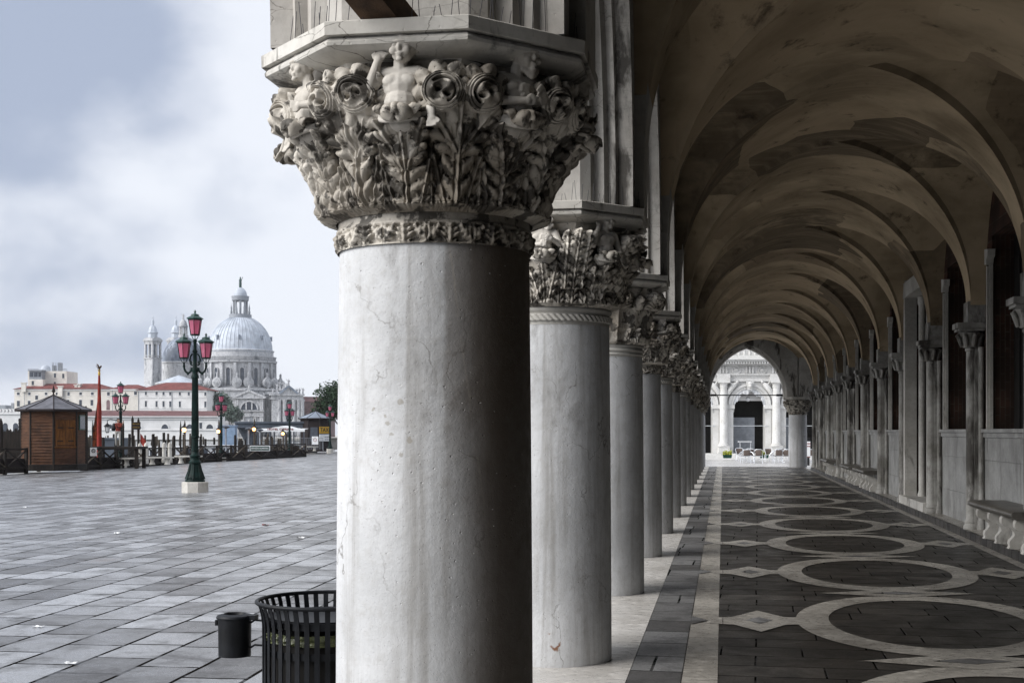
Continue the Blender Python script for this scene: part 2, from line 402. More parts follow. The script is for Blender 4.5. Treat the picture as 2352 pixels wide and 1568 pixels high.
def plaster():
    """old vault plaster: ochre brown with square-edged repairs, damp blotches and faint strokes"""
    t = NT('vault_plaster', .9, .12); v = t.pos(world=True)
    a = t.noise(v, .55, 6, .6, .3); k = t.mix(t.ramp(a, .32, .68), (.29,.225,.145), (.62,.49,.33))
    p = t.n.new('ShaderNodeTexVoronoi'); p.distance = 'CHEBYCHEV'; p.inputs['Scale'].default_value = .42; p.inputs['Randomness'].default_value = .9
    wv = t.n.new('ShaderNodeVectorMath'); wv.operation = 'ADD'; nz = t.n.new('ShaderNodeTexNoise'); nz.inputs['Scale'].default_value = 1.6; t.l.new(v, nz.inputs['Vector'])
    sv = t.n.new('ShaderNodeVectorMath'); sv.operation = 'SCALE'; sv.inputs['Scale'].default_value = .18; t.l.new(nz.outputs['Color'], sv.inputs[0])
    t.l.new(v, wv.inputs[0]); t.l.new(sv.outputs[0], wv.inputs[1]); t.l.new(wv.outputs[0], p.inputs['Vector'])
    sep = t.n.new('ShaderNodeSeparateColor'); t.l.new(p.outputs['Color'], sep.inputs[0])
    k = t.mix(t.ramp(t.math('ADD', sep.outputs[0], t.math('MULTIPLY', t.math('SUBTRACT', t.noise(v, 1.3, 6, .65), .5), .35)), .66, .76, 0, .75), k, (.10,.077,.052))
    k = t.mix(t.ramp(t.math('ADD', sep.outputs[1], t.math('MULTIPLY', t.math('SUBTRACT', t.noise(v, 1.7, 6, .65), .5), .3)), .76, .86, 0, .45), k, (.50,.38,.25))
    d = t.noise(v, 2.2, 8, .7, .3); k = t.mix(t.ramp(d, .56, .70, 0, .75), k, (.035,.025,.018))
    st = t.noise(t.pos((1,7,1), world=True), 1.4, 5, .6); k = t.mix(t.ramp(st, .45, .7, 0, .25), k, (.55,.43,.29))
    sp = t.noise(v, 16, 5, .7); k = t.mix(t.ramp(sp, .66, .76, 0, .6), k, (.04,.03,.02)); t.color(k)
    t.bump(t.math('ADD', t.noise(v, 9, 6), t.math('MULTIPLY', st, .4)), .35, .02); return t.m
M['plaster'] = plaster()
# ---------------------------------------------------------------- more materials for the arcade
def shaft_mat(first, rust=False):
    t = NT('foreground_shaft_stone' if first else 'rusty_foot_shaft_stone' if rust else 'shaft_stone', .55, .35); t.rand = not (first or rust); v = t.pos()
    a = t.noise(v, 1.3, 7, .6); b = t.noise(v, 18, 6, .7)
    k = t.mix(t.ramp(a, .3, .7), (.50,.505,.51), (.70,.705,.715))
    k = t.mix(t.ramp(b, .45, .75, 0, .35), k, (.36,.34,.31))
    sv = t.pos((3.2,3.2,.16)); s1 = t.noise(sv, 2.6, 8, .68, .3)
    k = t.mix(t.ramp(s1, .46, .74, 0, .66), k, (.25,.235,.215))
    dirt = t.noise(t.pos((1,1,.55), loc=(3,1,0)), 1.5, 7, .68, .3)       # soot and hand dirt, its own shape
    k = t.mix(t.ramp(dirt, .58, .74, 0, .62), k, (.085,.070,.055))
    sp = t.noise(v, 70, 3, .7); k = t.mix(t.ramp(sp, .66, .76, 0, .65), k, (.15,.13,.11))
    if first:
        # unwashed soot with a ragged edge, right side's shade painted in, thin pale run
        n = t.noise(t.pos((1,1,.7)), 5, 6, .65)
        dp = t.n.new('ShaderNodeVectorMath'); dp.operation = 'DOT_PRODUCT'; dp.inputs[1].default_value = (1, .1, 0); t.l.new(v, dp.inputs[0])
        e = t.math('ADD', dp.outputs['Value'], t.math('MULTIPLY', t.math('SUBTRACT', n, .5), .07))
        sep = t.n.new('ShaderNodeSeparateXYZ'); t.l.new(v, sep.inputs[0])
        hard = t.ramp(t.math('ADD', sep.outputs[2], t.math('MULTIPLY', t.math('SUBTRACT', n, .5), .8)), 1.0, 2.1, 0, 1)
        m_h = t.math('MULTIPLY', t.ramp(e, .08, .105, 0, .55), hard); m_shade = t.math('MULTIPLY', t.ramp(e, .04, .33), t.math('SUBTRACT', 1, t.math('MULTIPLY', hard, .45)))
        k = t.mix(t.math('MULTIPLY', t.math('ADD', m_h, m_shade), .90), k, (.105,.082,.060))
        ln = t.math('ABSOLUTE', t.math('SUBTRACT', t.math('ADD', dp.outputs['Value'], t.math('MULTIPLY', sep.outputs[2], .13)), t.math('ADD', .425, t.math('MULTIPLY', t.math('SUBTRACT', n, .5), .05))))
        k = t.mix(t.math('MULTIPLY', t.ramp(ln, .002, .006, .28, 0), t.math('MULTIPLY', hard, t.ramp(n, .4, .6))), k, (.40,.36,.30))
        wob = t.math('MULTIPLY', t.math('SUBTRACT', t.noise(v, 34, 3), .5), .045)
        for x_, y_, r_ in ((925,925,.016),(868,943,.010),(898,975,.014),(905,1000,.012),(945,1014,.015),(930,1046,.016),(893,958,.008)):
            sa = (x_-999.5)/222; ca = math.sqrt(1-sa*sa); p_ = (.425*(sa*.976+ca*.217), .425*(sa*.217-ca*.976), 1.7+(990-y_)*(5.76-.42*ca)/3000)
            dn = t.n.new('ShaderNodeVectorMath'); dn.operation = 'DISTANCE'; dn.inputs[1].default_value = p_; t.l.new(t.pos((1,1,1)), dn.inputs[0])
            k = t.mix(t.ramp(t.math('ADD', dn.outputs['Value'], wob), r_*.35, r_*.75, .42, 0), k, (.20,.155,.085))
    nz = t.n.new('ShaderNodeTexNoise'); nz.inputs['Scale'].default_value = 4; nz.inputs['Detail'].default_value = 6; t.l.new(v, nz.inputs['Vector']); m_ = t.n.new('ShaderNodeVectorMath'); m_.operation = 'SCALE'; m_.inputs['Scale'].default_value = .35; t.l.new(nz.outputs['Color'], m_.inputs[0])
    a_ = t.n.new('ShaderNodeVectorMath'); t.l.new(t.pos((1,1,.45)), a_.inputs[0]); t.l.new(m_.outputs[0], a_.inputs[1])
    cr = t.math('MULTIPLY', t.ramp(t.voro(a_.outputs[0], 2.6, 'DISTANCE_TO_EDGE'), 0, .012, .7, 0), t.ramp(t.noise(v, 1.7, 3), .46, .60)); k = t.mix(cr, k, (.13,.115,.10))
    if rust:
        dn = t.n.new('ShaderNodeVectorMath'); dn.operation = 'DISTANCE'; dn.inputs[1].default_value = (.055,-.425,.19); t.l.new(v, dn.inputs[0])
        ring = t.math('ABSOLUTE', t.math('SUBTRACT', t.math('ADD', dn.outputs['Value'], t.math('MULTIPLY', t.math('SUBTRACT', t.noise(v, 11, 4), .5), .11)), .052))
        k = t.mix(t.math('MULTIPLY', t.ramp(ring, .004, .016, .9, 0), t.ramp(t.noise(t.pos(loc=(.3,.1,.2)), 9, 4), .47, .56)), k, (.22,.075,.012))
    cs = t.math('MULTIPLY', t.ramp(t.voro(t.pos((1,1,1.5)), 19), .05, .11, .75, 0), t.ramp(t.noise(v, 4, 4), .50, .60)); k = t.mix(cs, k, (.66,.65,.62))
    scr = t.math('MULTIPLY', t.ramp(t.noise(t.pos((2,2,42)), 2.4, 6, .75), .66, .70, 0, .6), t.ramp(t.noise(v, 2.6, 4), .52, .62)); k = t.mix(scr, k, (.52,.50,.46))
    t.color(k); t.rough(t.ramp(b, .3, .7, .42, .7))
    pit = t.ramp(t.voro(v, 24), .0, .13, 1, 0); pit = t.math('MULTIPLY', pit, t.ramp(t.noise(v, 4, 3), .45, .6))
    fine = t.ramp(t.voro(v, 75), .0, .18, .35, 0)
    h = t.math('SUBTRACT', t.math('ADD', t.math('MULTIPLY', b, .5), t.math('MULTIPLY', t.noise(v, 3, 4), .8)), t.math('ADD', t.math('ADD', pit, fine), t.math('MULTIPLY', cs, .8)))
    t.bump(h, .6, .014); return t.m
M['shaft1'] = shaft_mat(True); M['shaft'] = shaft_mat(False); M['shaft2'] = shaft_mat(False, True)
def floor_mat(name, bw, rh, c1, c2, mort, rot=0.0, world=True, rough=(.35,.62), msize=.012, wet=.5, bump=.35, swap=False, tint=None):
    t = NT(name, .5, .4)
    v = t.pos(rot=(0,0,rot), world=world)
    nz = t.n.new('ShaderNodeTexNoise'); nz.inputs['Scale'].default_value = 1.1; nz.inputs['Detail'].default_value = 5; t.l.new(v, nz.inputs['Vector'])
    sc_ = t.n.new('ShaderNodeVectorMath'); sc_.operation = 'SCALE'; sc_.inputs['Scale'].default_value = .035; t.l.new(nz.outputs['Color'], sc_.inputs[0])
    ad = t.n.new('ShaderNodeVectorMath'); t.l.new(v, ad.inputs[0]); t.l.new(sc_.outputs[0], ad.inputs[1])
    b = t.n.new('ShaderNodeTexBrick'); t.l.new(ad.outputs[0], b.inputs['Vector'])
    b.inputs['Scale'].default_value = 1; b.inputs['Brick Width'].default_value = bw; b.inputs['Row Height'].default_value = rh
    b.inputs['Mortar Size'].default_value = msize; b.inputs['Mortar Smooth'].default_value = .2; b.offset = .43; b.squash = .72; b.squash_frequency = 3
    b.inputs['Color1'].default_value = (*c1,1); b.inputs['Color2'].default_value = (*c2,1); b.inputs['Mortar'].default_value = (*c2,1)
    p = t.pos(world=world); n1 = t.noise(p, 2.3, 7, .65, .4); n2 = t.noise(p, 46, 6, .78); n3 = t.noise(p, .22, 5, .6)
    k = t.mix(t.ramp(n1, .44, .68, 0, .74), b.outputs[0], tuple(x*.5 for x in c2))
    k = t.mix(t.ramp(n2, .46, .66, 0, .55), k, tuple(x*.5 for x in c2))
    k = t.mix(t.ramp(n3, .48, .70, 0, .22), k, tuple(min(1,x*1.25) for x in c1))
    if tint:
        n4 = t.noise(p, .5, 6, .7); k = t.mix(t.ramp(n4, .62, .72, 0, .5), k, tint)
    gap = t.math('MULTIPLY', b.outputs['Fac'], t.ramp(t.noise(p, 3.1, 4), .30, .5, .45, 1)); k = t.mix(gap, k, mort); t.l.new(t.math('MULTIPLY', t.math('SUBTRACT', 1, gap), .6), t.p.inputs['Specular IOR Level'])
    t.color(k)
    t.rough(t.ramp(t.math('ADD', t.math('MULTIPLY', n1, .6), t.math('MULTIPLY', n2, .4)), .35, .65, rough[0], rough[1]))
    t.bump(t.math('SUBTRACT', t.math('ADD', t.math('MULTIPLY', n2, .25), t.math('MULTIPLY', n1, .5)), b.outputs['Fac']), bump, .014); return t.m
M['pavement'] = floor_mat('piazza_slabs', .92, .50, (.42,.43,.45), (.045,.038,.031), (.010,.009,.008), R(90-2.5), msize=.018, rough=(.20,.46), tint=(.17,.105,.07), bump=.32)
M['trachyte'] = floor_mat('dark_trachyte_slabs', .85, .42, (.050,.045,.040), (.011,.010,.009), (.004,.0035,.003), R(1.5), msize=.009, rough=(.26,.5), bump=.6)
M['trachyte_edge'] = floor_mat('grey_trachyte_margin', .9, .62, (.22,.217,.215), (.060,.057,.055), (.010,.011,.010), R(1.0), rough=(.35,.6), bump=.5)
def marble_floor(name, c, c2):
    t = NT(name, .4, .45); p = t.pos(world=True)
    a = t.noise(p, 1.2, 6, .6); b = t.noise(t.pos((1,1.6,1), world=True), 9, 7, .72, .5)
    k = t.mix(t.ramp(a, .3, .7), c2, c); k = t.mix(t.ramp(b, .54, .66, 0, .7), k, tuple(min(1, x*1.55) for x in c))
    br = t.n.new('ShaderNodeTexBrick'); t.l.new(t.pos(rot=(0,0,R(90)), world=True), br.inputs['Vector'])
    br.inputs['Scale'].default_value = 1; br.inputs['Brick Width'].default_value = 1.35; br.inputs['Row Height'].default_value = 7.0; br.inputs['Mortar Size'].default_value = .004
    k = t.mix(br.outputs['Fac'], k, tuple(x*.25 for x in c2))
    t.color(k); t.rough(t.ramp(b, .35, .7, .22, .5)); t.bump(b, .2, .006); return t.m
M['inlay'] = marble_floor('worn_marble_inlay', (.37,.345,.305), (.18,.165,.145))
M['stylobate'] = marble_floor('stylobate_marble', (.58,.555,.52), (.44,.415,.38))
M['glow_pale_paving'] = floor_mat('glow_lightened_paving', 1.1, .6, (.72,.71,.70), (.52,.51,.50), (.25,.24,.23), R(3), msize=.01, rough=(.25,.5))  # lightened: the glow of the open square is put into this colour

# ---------------------------------------------------------------- carved reliefs (height fields in numpy)
def vnoise(shape, cells, seed, wrap=True):
    g = np.random.default_rng(seed).random((cells[0]+2, cells[1]+ (0 if wrap else 2)))
    y = np.linspace(0, cells[0], shape[0], endpoint=False); x = np.linspace(0, cells[1], shape[1], endpoint=False)
    yi = y.astype(int); xi = x.astype(int); fy = (y-yi)[:,None]; fx = (x-xi)[None,:]
    fy = fy*fy*(3-2*fy); fx = fx*fx*(3-2*fx); xn = (xi+1) % g.shape[1]
    return (g[yi][:,xi]*(1-fy)*(1-fx) + g[yi+1][:,xi]*fy*(1-fx) + g[yi][:,xn]*(1-fy)*fx + g[yi+1][:,xn]*fy*fx) - .5
def leaf(H, A, V, p0, p1, W, nl, h0, h1, bulge=.02, curl=2.0, depth=.34, rib=.010, tipw=.12):
    dx, dy = p1[0]-p0[0], p1[1]-p0[1]; L2 = dx*dx+dy*dy; L = math.sqrt(L2)
    s = ((A-p0[0])*dx + (V-p0[1])*dy)/L2; w = ((A-p0[0])*dy - (V-p0[1])*dx)/L; aw = np.abs(w)
    sc_ = np.clip(s, 0, 1)
    env = W*np.clip(np.sin(PI*(tipw + (1-tipw)*sc_)), 0, 1)**.55
    ph = nl*(s - .55*aw/W*(1.0/nl)*1.6)
    lob = np.abs(np.sin(PI*ph)); wd = np.maximum(env*(1-depth+depth*lob**.6), 1e-5)
    q = aw/wd; inside = (s > -.01) & (s < 1.0) & (q < 1)
    h = h0 + (h1-h0)*sc_**curl + bulge*(.45+.55*lob**.8)*np.sqrt(np.clip(1-q*q, 0, 1))
    h = h + rib*np.exp(-(w/.006)**2) - rib*.9*np.exp(-((aw-.013)/.005)**2)
    fold = .006*np.cos(2*PI*ph)*np.clip(q*1.4, 0, 1)
    hole = (np.abs(((ph+.5) % 1)-.5) < .0) 
    h = h - fold*.6 - .045*np.exp(-((q-.80)/.10)**2)*np.exp(-(((ph % 1)-.0)/.10)**2) - .045*np.exp(-((q-.80)/.10)**2)*np.exp(-(((ph % 1)-1.0)/.10)**2)
    tip = np.clip((1-s)/.06, 0, 1)**.5
    return np.where(inside, np.maximum(H, h*(.55+.45*tip)), H)
def volute(H, A, V, c, Rr, sgn, h, lobes=7, lob_r=1.75):
    dx, dy = (A-c[0])*sgn, V-c[1]; r = np.hypot(dx, dy); th = np.arctan2(dy, dx)
    Ro = Rr*(lob_r + .30*np.abs(np.sin(lobes*.5*th))**.7 - .15)
    q = r/Ro; base = h*.74*(1-.25*q**2) + .016*np.abs(np.sin(lobes*.5*th))*q - .018*np.exp(-((q-.72)/.08)**2)*np.exp(-(np.sin(lobes*.5*th)/.25)**2)
    H = np.where(q < 1, np.maximum(H, base), H)
    t = r/Rr*2.1 - th/(2*PI); qr = r/Rr
    sp = h*(.84 + .10*(1-qr**2)) - .013*np.exp(-((qr-.93)/.035)**2) - .011*np.exp(-((qr-.80)/.03)**2) + .010*np.cos(3*th-5*qr)*np.exp(-((qr-.42)/.25)**2)
    eye = .07*np.exp(-((np.hypot(dx+.20*Rr, dy-.10*Rr))/(.13*Rr))**2) + .06*np.exp(-((np.hypot(dx-.22*Rr, dy+.20*Rr))/(.12*Rr))**2) + .03*np.exp(-((qr-.60)/.05)**2)*(np.cos(th-.6) > -.2)
    return np.where(r < Rr, np.maximum(H, sp) - eye, H)
CZ0, CZ1 = 2.59, 3.165
def capital_mesh(variant, ncol, nrow, seed):
    Hh = CZ1-CZ0
    per = ncol//8; ua = (np.arange(per)+.5)/per - .5
    v = np.linspace(0, 1, nrow)
    A, V = np.meshgrid(ua*.47, v*Hh)
    H = np.where((V > .05) & (V < .47), -.03, 0.0) + 0*A
    U = A/.47
    if variant == 0:
        for sx in (-1, 1):
            H = leaf(H, A, V, (sx*.1175,-.02), (sx*.12,.30), .075, 5, .012, .045, .022, 1.5)
            H = leaf(H, A, V, (sx*.06,-.01), (sx*.115,.20), .045, 4, .02, .05, .018)
            H = leaf(H, A, V, (sx*.19,-.01), (sx*.125,.22), .045, 4, .02, .05, .018)
            H = leaf(H, A, V, (sx*.235,.02), (sx*.235,.47), .075, 6, .03, .13, .025, 1.2, .30)
            H = leaf(H, A, V, (sx*.235,.20), (sx*.10,.40), .07, 4, .06, .12, .03, 1.3)
        H = leaf(H, A, V, (0,-.02), (0,.365), .110, 7, .02, .155, .022, 2.2, .46, .012)
        for sx in (-1, 1):
            H = leaf(H, A, V, (sx*.01,.15), (sx*.095,.335), .05, 4, .05, .15, .022, 1.6, .45)
            H = volute(H, A, V, (sx*.158,.430), .072, sx, .185, 9, 1.55)
        st = np.exp(-((np.abs(A)-.235)/.012)**2)*np.clip((V-.0)/.1, 0, 1)*(.04+.11*np.clip(V/.45, 0, 1))
        H = np.maximum(H, st*np.clip((.47-V)/.05, 0, 1))
    elif variant == 1:
        for sx in (-1, 1):
            for j, (o, tz, W) in enumerate(((.235,.53,.075), (.165,.52,.06))):
                H = leaf(H, A, V, (sx*o,.12), (sx*o*1.02,tz), W, 8, .05, .17-.02*j, .03, 1.4, .22, .012)
            H = leaf(H, A, V, (sx*.1175,-.02), (sx*.1175,.24), .055, 5, .015, .05, .02)
            H = leaf(H, A, V, (sx*.235,-.02), (sx*.235,.20), .055, 5, .02, .06, .02)
            H = leaf(H, A, V, (sx*.04,.05), (sx*.10,.28), .05, 4, .04, .11, .03)
        H = leaf(H, A, V, (0,-.02), (0,.30), .09, 5, .02, .14, .03, 2.4)
    else:
        fl = .012*np.cos(U*2*PI*2) + .016*np.exp(-((np.abs(A)-.235)/.02)**2)
        H = np.maximum(H, fl*np.clip(V/.05, 0, 1) + .01)
        for sx in (-1, 1):
            H = leaf(H, A, V, (sx*.06,-.02), (sx*.07,.17), .05, 3, .01, .05, .02)
            H = volute(H, A, V, (sx*.185,.47), .05, sx, .14, 9, 1.25)
        d = np.hypot(A/.065, (V-.42)/.085); H = np.where(d < 1, np.maximum(H, .03+.10*np.sqrt(np.clip(1-d*d, 0, 1))), H)
        fan = np.hypot(A-.235*np.sign(A), V-.36); H = np.where((fan < .15) & (V > .36), np.maximum(H, .09+.012*np.cos(np.arctan2(V-.36, A-.235*np.sign(A))*22)), H)
    H = np.tile(H, (1, 8))
    cols = H.shape[1]
    for cells, amp in (((6, 40), .012), ((14, 96), .008), ((36, 256), .005)):
        H = H + vnoise(H.shape, cells, seed+cells[0])*amp
    wear = np.clip(vnoise(H.shape, (5, 30), seed+99)*3-.45, 0, 1)*.03; H = np.maximum(H-wear, -.012)
    K = (2*H + np.roll(H,1,1) + np.roll(H,-1,1))/4; K[1:-1] = (K[1:-1]*3+K[:-2]+K[2:])/5; H = K
    phi = (np.arange(cols)+.5)/cols*2*PI - PI/8 - PI/2       # sector 0 centred on -Y
    loc = ((phi+PI/2+PI/8) % (PI/4)) - PI/8
    oct_ = 1/np.cos(loc)
    vv = v[:,None]
    core = .425 + .035*np.clip(vv/.06, 0, 1) + .02*vv + .10*vv**1.9
    flat = np.clip((vv-.5)*1.6, 0, 1)
    core = core*((1-flat) + flat*oct_[None,:]*.985)
    roll = np.where(vv < .05, np.sqrt(np.clip(1-((vv-.025)/.03)**2, 0, 1))*.012, 0)
    endf = np.clip((1-vv)/.05, 0, 1)**.4; startf = np.clip(vv/.04, 0, 1)
    rr = core + roll + H*endf*startf
    P = np.stack([rr*np.cos(phi)[None,:], rr*np.sin(phi)[None,:], np.repeat((CZ0+vv*Hh), cols, 1)], -1)
    return P
def curled_leaf():
    """a free standing acanthus leaf that bends out from the bell and rolls over at its tip (facing -y)"""
    ctr = [(.50,2.70),(.545,2.775),(.585,2.845),(.622,2.905),(.655,2.945),(.685,2.960),(.703,2.950),(.705,2.925)]
    ns, nt = 56, 41; rows = []
    for i in range(ns):
        s = i/(ns-1); f = s*(len(ctr)-1); a = min(int(f), len(ctr)-2); q = f-a
        r_ = ctr[a][0]*(1-q)+ctr[a+1][0]*q; z_ = ctr[a][1]*(1-q)+ctr[a+1][1]*q
        w = (.035+.075*math.sin(PI*min(1, .10+.86*s))**.8)*(1 if s < .9 else math.sqrt(max(.02, (1-s)/.1)))
        row = []
        for j in range(nt):
            t = j/(nt-1)*2-1; ph = 4.5*(s-.22*abs(t)); lob = abs(math.sin(PI*ph))
            ww = w*(.60+.40*lob**.6); x = t*ww
            back = .055*t*t*(1-.3*s) ; fold = .017*math.cos(2*PI*ph)*abs(t)**.7 - .012*math.exp(-(t/.07)**2) + .014*math.exp(-((abs(t)-.14)/.06)**2)
            row.append((x, -(r_+.012*s-back-fold), z_+.030*t*t*(1-s)-.02*t*t*s))
        rows.append(row)
    return np.array(rows)
def necking_mesh(variant, ncol, nrow):
    z0, z1 = 2.465, 2.60
    v = np.linspace(0, 1, nrow)[:,None]; phi = (np.arange(ncol)/ncol*2*PI)[None,:]
    r = np.full((nrow, ncol), .418) 
    band = (v > .05) & (v < .62)
    if variant == 0:
        A = (phi*.43) % .19 - .095 + 0*v; V = v*(z1-z0) + 0*phi; H = np.zeros_like(r)
        H = leaf(H, A, V, (0,.010), (0,.085), .040, 3, .010, .020, .010, 1, .45, .006)
        for sx in (-1, 1):
            H = leaf(H, A, V, (sx*.095,.012), (sx*.040,.078), .022, 3, .010, .018, .008, 1, .4, .004)
            H = leaf(H, A, V, (sx*.095,.075), (sx*.060,.030), .018, 2, .010, .016, .008, 1, .4, .003)
        H += vnoise(H.shape, (10, 120), 5)*.006
        r = r + np.where(band, H-.004, 0) + np.where((v > .62) & (v < .70), .012, 0) + np.where(v <= .05, .008, 0) + np.where(v >= .70, .004, 0)
    elif variant == 1:
        r = r + np.where((v > .2) & (v < .55), .010+.012*np.abs(np.sin(phi*30+v*9)), 0) + np.where(v >= .62, .018*np.sin(np.clip((v-.62)/.38, 0, 1)*PI), 0)
    else:
        r = r + .016*np.exp(-((v-.2)/.07)**2) + .022*np.exp(-((v-.5)/.10)**2) + .014*np.exp(-((v-.85)/.08)**2)
    return np.stack([r*np.cos(phi), r*np.sin(phi), z0+v*(z1-z0)+0*phi], -1)

def figure_mesh(kind):
    """a small carved half-figure, facing -y, waist at the origin: 0 child with a hand to its ear, 1 child looking down, 2 bearded man"""
    b = MB(); E, C = b.ell, b.cap
    E((0,.0,.105),(.060,.044,.058)); E((0,-.006,.045),(.054,.046,.056)); E((-.026,-.028,.120),(.028,.014,.022)); E((.026,-.028,.120),(.028,.014,.022)); E((0,-.034,.050),(.036,.014,.034))
    C((-.052,0,.150),(.052,0,.150),.026); C((0,0,.15),(0,-.006,.195),.024,.022)
    tilt = {0:.012, 1:-.010, 2:.018}[kind]; fx = {0:-.006, 1:-.010, 2:.016}[kind]
    hx, hy, hz_ = tilt, -.012, .238
    E((hx,hy,hz_+.010),(.046,.050,.054)); E((hx+fx*.5,hy-.010,hz_-.024),(.033,.036,.032))
    E((hx+fx-.019,hy-.036,hz_-.018),(.015,.012,.015)); E((hx+fx+.019,hy-.036,hz_-.018),(.015,.012,.015))
    E((hx+fx,hy-.046,hz_-.008),(.0075,.009,.013)); E((hx+fx,hy-.045,hz_+.012),(.026,.010,.006))
    E((hx+fx,hy-.045,hz_-.030),(.012,.006,.0035)); E((hx+fx,hy-.043,hz_-.036),(.010,.007,.004)); E((hx+fx,hy-.040,hz_-.050),(.012,.010,.009))
    for sx in (-1,1):
        E((hx+fx+sx*.017,hy-.041,hz_+.001),(.0075,.006,.0045)); E((hx+sx*.043,hy+.002,hz_-.006),(.007,.012,.016))
    r_ = random.Random(kind+3)
    for i in range(70):
        a = r_.uniform(0, 2*PI); e = r_.uniform(.15, 1.4)
        if math.sin(a) < -.35 and e < .62: continue
        E((hx+.049*math.cos(a)*math.cos(e), hy+.005+.052*math.sin(a)*math.cos(e), hz_+.012+.053*math.sin(e)), (.012,.012,.011), 7, 5)
    if kind == 2:
        for i in range(26):
            a = r_.uniform(-1, 1); E((hx+fx+a*.026, hy-.034+abs(a)*.014, hz_-.048-r_.uniform(0,.035)*(1-abs(a))), (.010,.010,.012), 7, 5)
        for i in range(20): E((fx+r_.uniform(-.02,.02), -.042, .13-r_.uniform(0,.05)), (.009,.008,.011), 7, 5)
    def arm(sh, el, ha, fingers):
        C(sh, el, .024, .019); C(el, ha, .0185, .0135)
        d = (Vector(ha)-Vector(el)).normalized(); p = Vector(ha)+d*.012; E(p, (.015,.012,.016))
        side = d.cross(Vector((0,1,0))).normalized(); fl = Vector(fingers)
        for k in range(4):
            q = p + side*((k-1.5)*.0085) + d*.006; m_ = q + d*(.014-.002*abs(k-1.5)) + fl*.005; e = m_ + d*.006 + fl*(.012)
            b.tube([q,m_,e],[.0055,.005,.0042],7); E(e,.0042,7,5)
        q = p + side*.014; b.tube([q, q+side*.008+d*.010, q+side*.006+d*.02+fl*.006],[.006,.0055,.0045],7)
    if kind == 0:
        arm((-.064,0,.148),(-.105,-.030,.070),(-.068,-.030,.185),(.6,.2,.1)); arm((.064,0,.148),(.094,-.006,.070),(.104,-.036,-.010),(0,-.8,-.3))
    elif kind == 1:
        arm((-.064,0,.148),(-.090,-.01,.066),(-.092,-.035,-.020),(.2,-.5,-.5)); arm((.064,0,.148),(.092,-.030,.075),(.052,-.062,.075),(-.4,-.2,.4))
    else:
        arm((-.064,0,.148),(-.088,-.022,.064),(-.010,-.066,.066),(.4,.3,.2)); arm((.064,0,.148),(.096,-.028,.070),(.060,-.070,.095),(-.5,.2,.3))
    for k in range(3):      # waist cloth in rolled folds
        pts = [(.062*math.cos(t)*(1+.02*k), -.006+.052*math.sin(t)*(1+.03*k), .006-.012*k+.008*math.sin(2*t+k)) for t in [2*PI*i/18 for i in range(19)]]
        b.tube(pts, .010, 7, False)
    E((0,.01,-.02),(.060,.042,.035))
    return b
# ---------------------------------------------------------------- the palace arcade
COLX, BAY, Y1 = -1.254, 4.10, 5.63
def cy(n): return Y1 + BAY*(n-1)
palace = empty('gothic_palace', (0,0,0), 0, 'grey stone Gothic palace whose vaulted arcade runs beside the square', 'building')
# floors
def sheet(mb, poly, z): mb.add([(x,y,z) for x,y in poly], [tuple(range(len(poly)))])
YA, YB = -2.6, 63.75
fl = MB(); fl.box(-.65, 3.82, YA, YB, -.35, 0); tag(fl.build('arcade_floor', M['trachyte'], sharp=0), kind='structure')
fl = MB(); fl.box(-1.92, -.652, YA, YB, -.35, .005); tag(fl.build('stylobate_floor', M['stylobate'], sharp=0), kind='structure')
fl = MB(); sheet(fl, [(-.648,YA),(-.285,YA),(-.285,YB),(-.648,YB)], .004); tag(fl.build('arcade_floor_margin', M['trachyte_edge'], sharp=0), kind='structure')
inl = MB()
XC = 1.81
for x0, x1 in ((-.277,-.036),(3.66,3.815)): sheet(inl, [(x0,YA),(x1,YA),(x1,YB),(x0,YB)], .004)
dk = MB()
for n in range(-1, 15):
    yc = cy(n) + BAY/2 + .30; sk = lambda x, y: (x, y + .12*(x-XC))
    k = 72; inn = [(XC+.87*math.cos(2*PI*i/k), yc+1.47*math.sin(2*PI*i/k)) for i in range(k)]
    out = []
    for i in range(k):
        t = 2*PI*i/k; c_, s_ = math.cos(t), math.sin(t); out.append((XC+1.16*c_, yc+1.86*s_))
    inn = [sk(*p) for p in inn]; out = [sk(*p) for p in out]
    inl.add([(x,y,.006) for x,y in inn]+[(x,y,.006) for x,y in out], [(i,(i+1)%k,k+(i+1)%k,k+i) for i in range(k)])
    for dx, dy, a, b, s in ((-1.49,0,.36,.66,.32),(1.49,0,.36,.66,.32),(0,BAY/2,.80,.33,.36)):
        px, py = sk(XC+dx, yc+dy)
        if dx: sheet(inl, [sk(XC+dx-.44,yc-.19), sk(XC+dx,yc-.30), sk(XC+dx+.44,yc-.19), sk(XC+dx+.44,yc+.19), sk(XC+dx,yc+.30), sk(XC+dx-.44,yc+.19)], .0072)
        d = [sk(XC+dx-a,yc+dy), sk(XC+dx,yc+dy-b), sk(XC+dx+a,yc+dy), sk(XC+dx,yc+dy+b)]; sheet(inl, d, .008)
        sheet(dk, [(px+(x-px)*s, py+(y-py)*s) for x,y in d], .011)
    yl = yc - .25; sheet(dk, [(-.282,yl-.26),(-.13,yl),(-.282,yl+.26)], .011)
tag(inl.build('floor_inlay', M['inlay'], sharp=0), kind='structure'); tag(dk.build('floor_inlay_dark', M['trachyte_edge'], sharp=0), kind='structure')
st = MB(); st.box(3.822, 4.6, YA, 58.9, -.3, .12); tag(st.build('wall_step_floor', M['trachyte'], sharp=0), kind='structure')
st = MB(); sheet(st, [(3.86,YA),(4.55,YA),(4.55,58.88),(3.86,58.88)], .124); tag(st.build('wall_step_top_floor', M['inlay'], sharp=0), kind='structure')

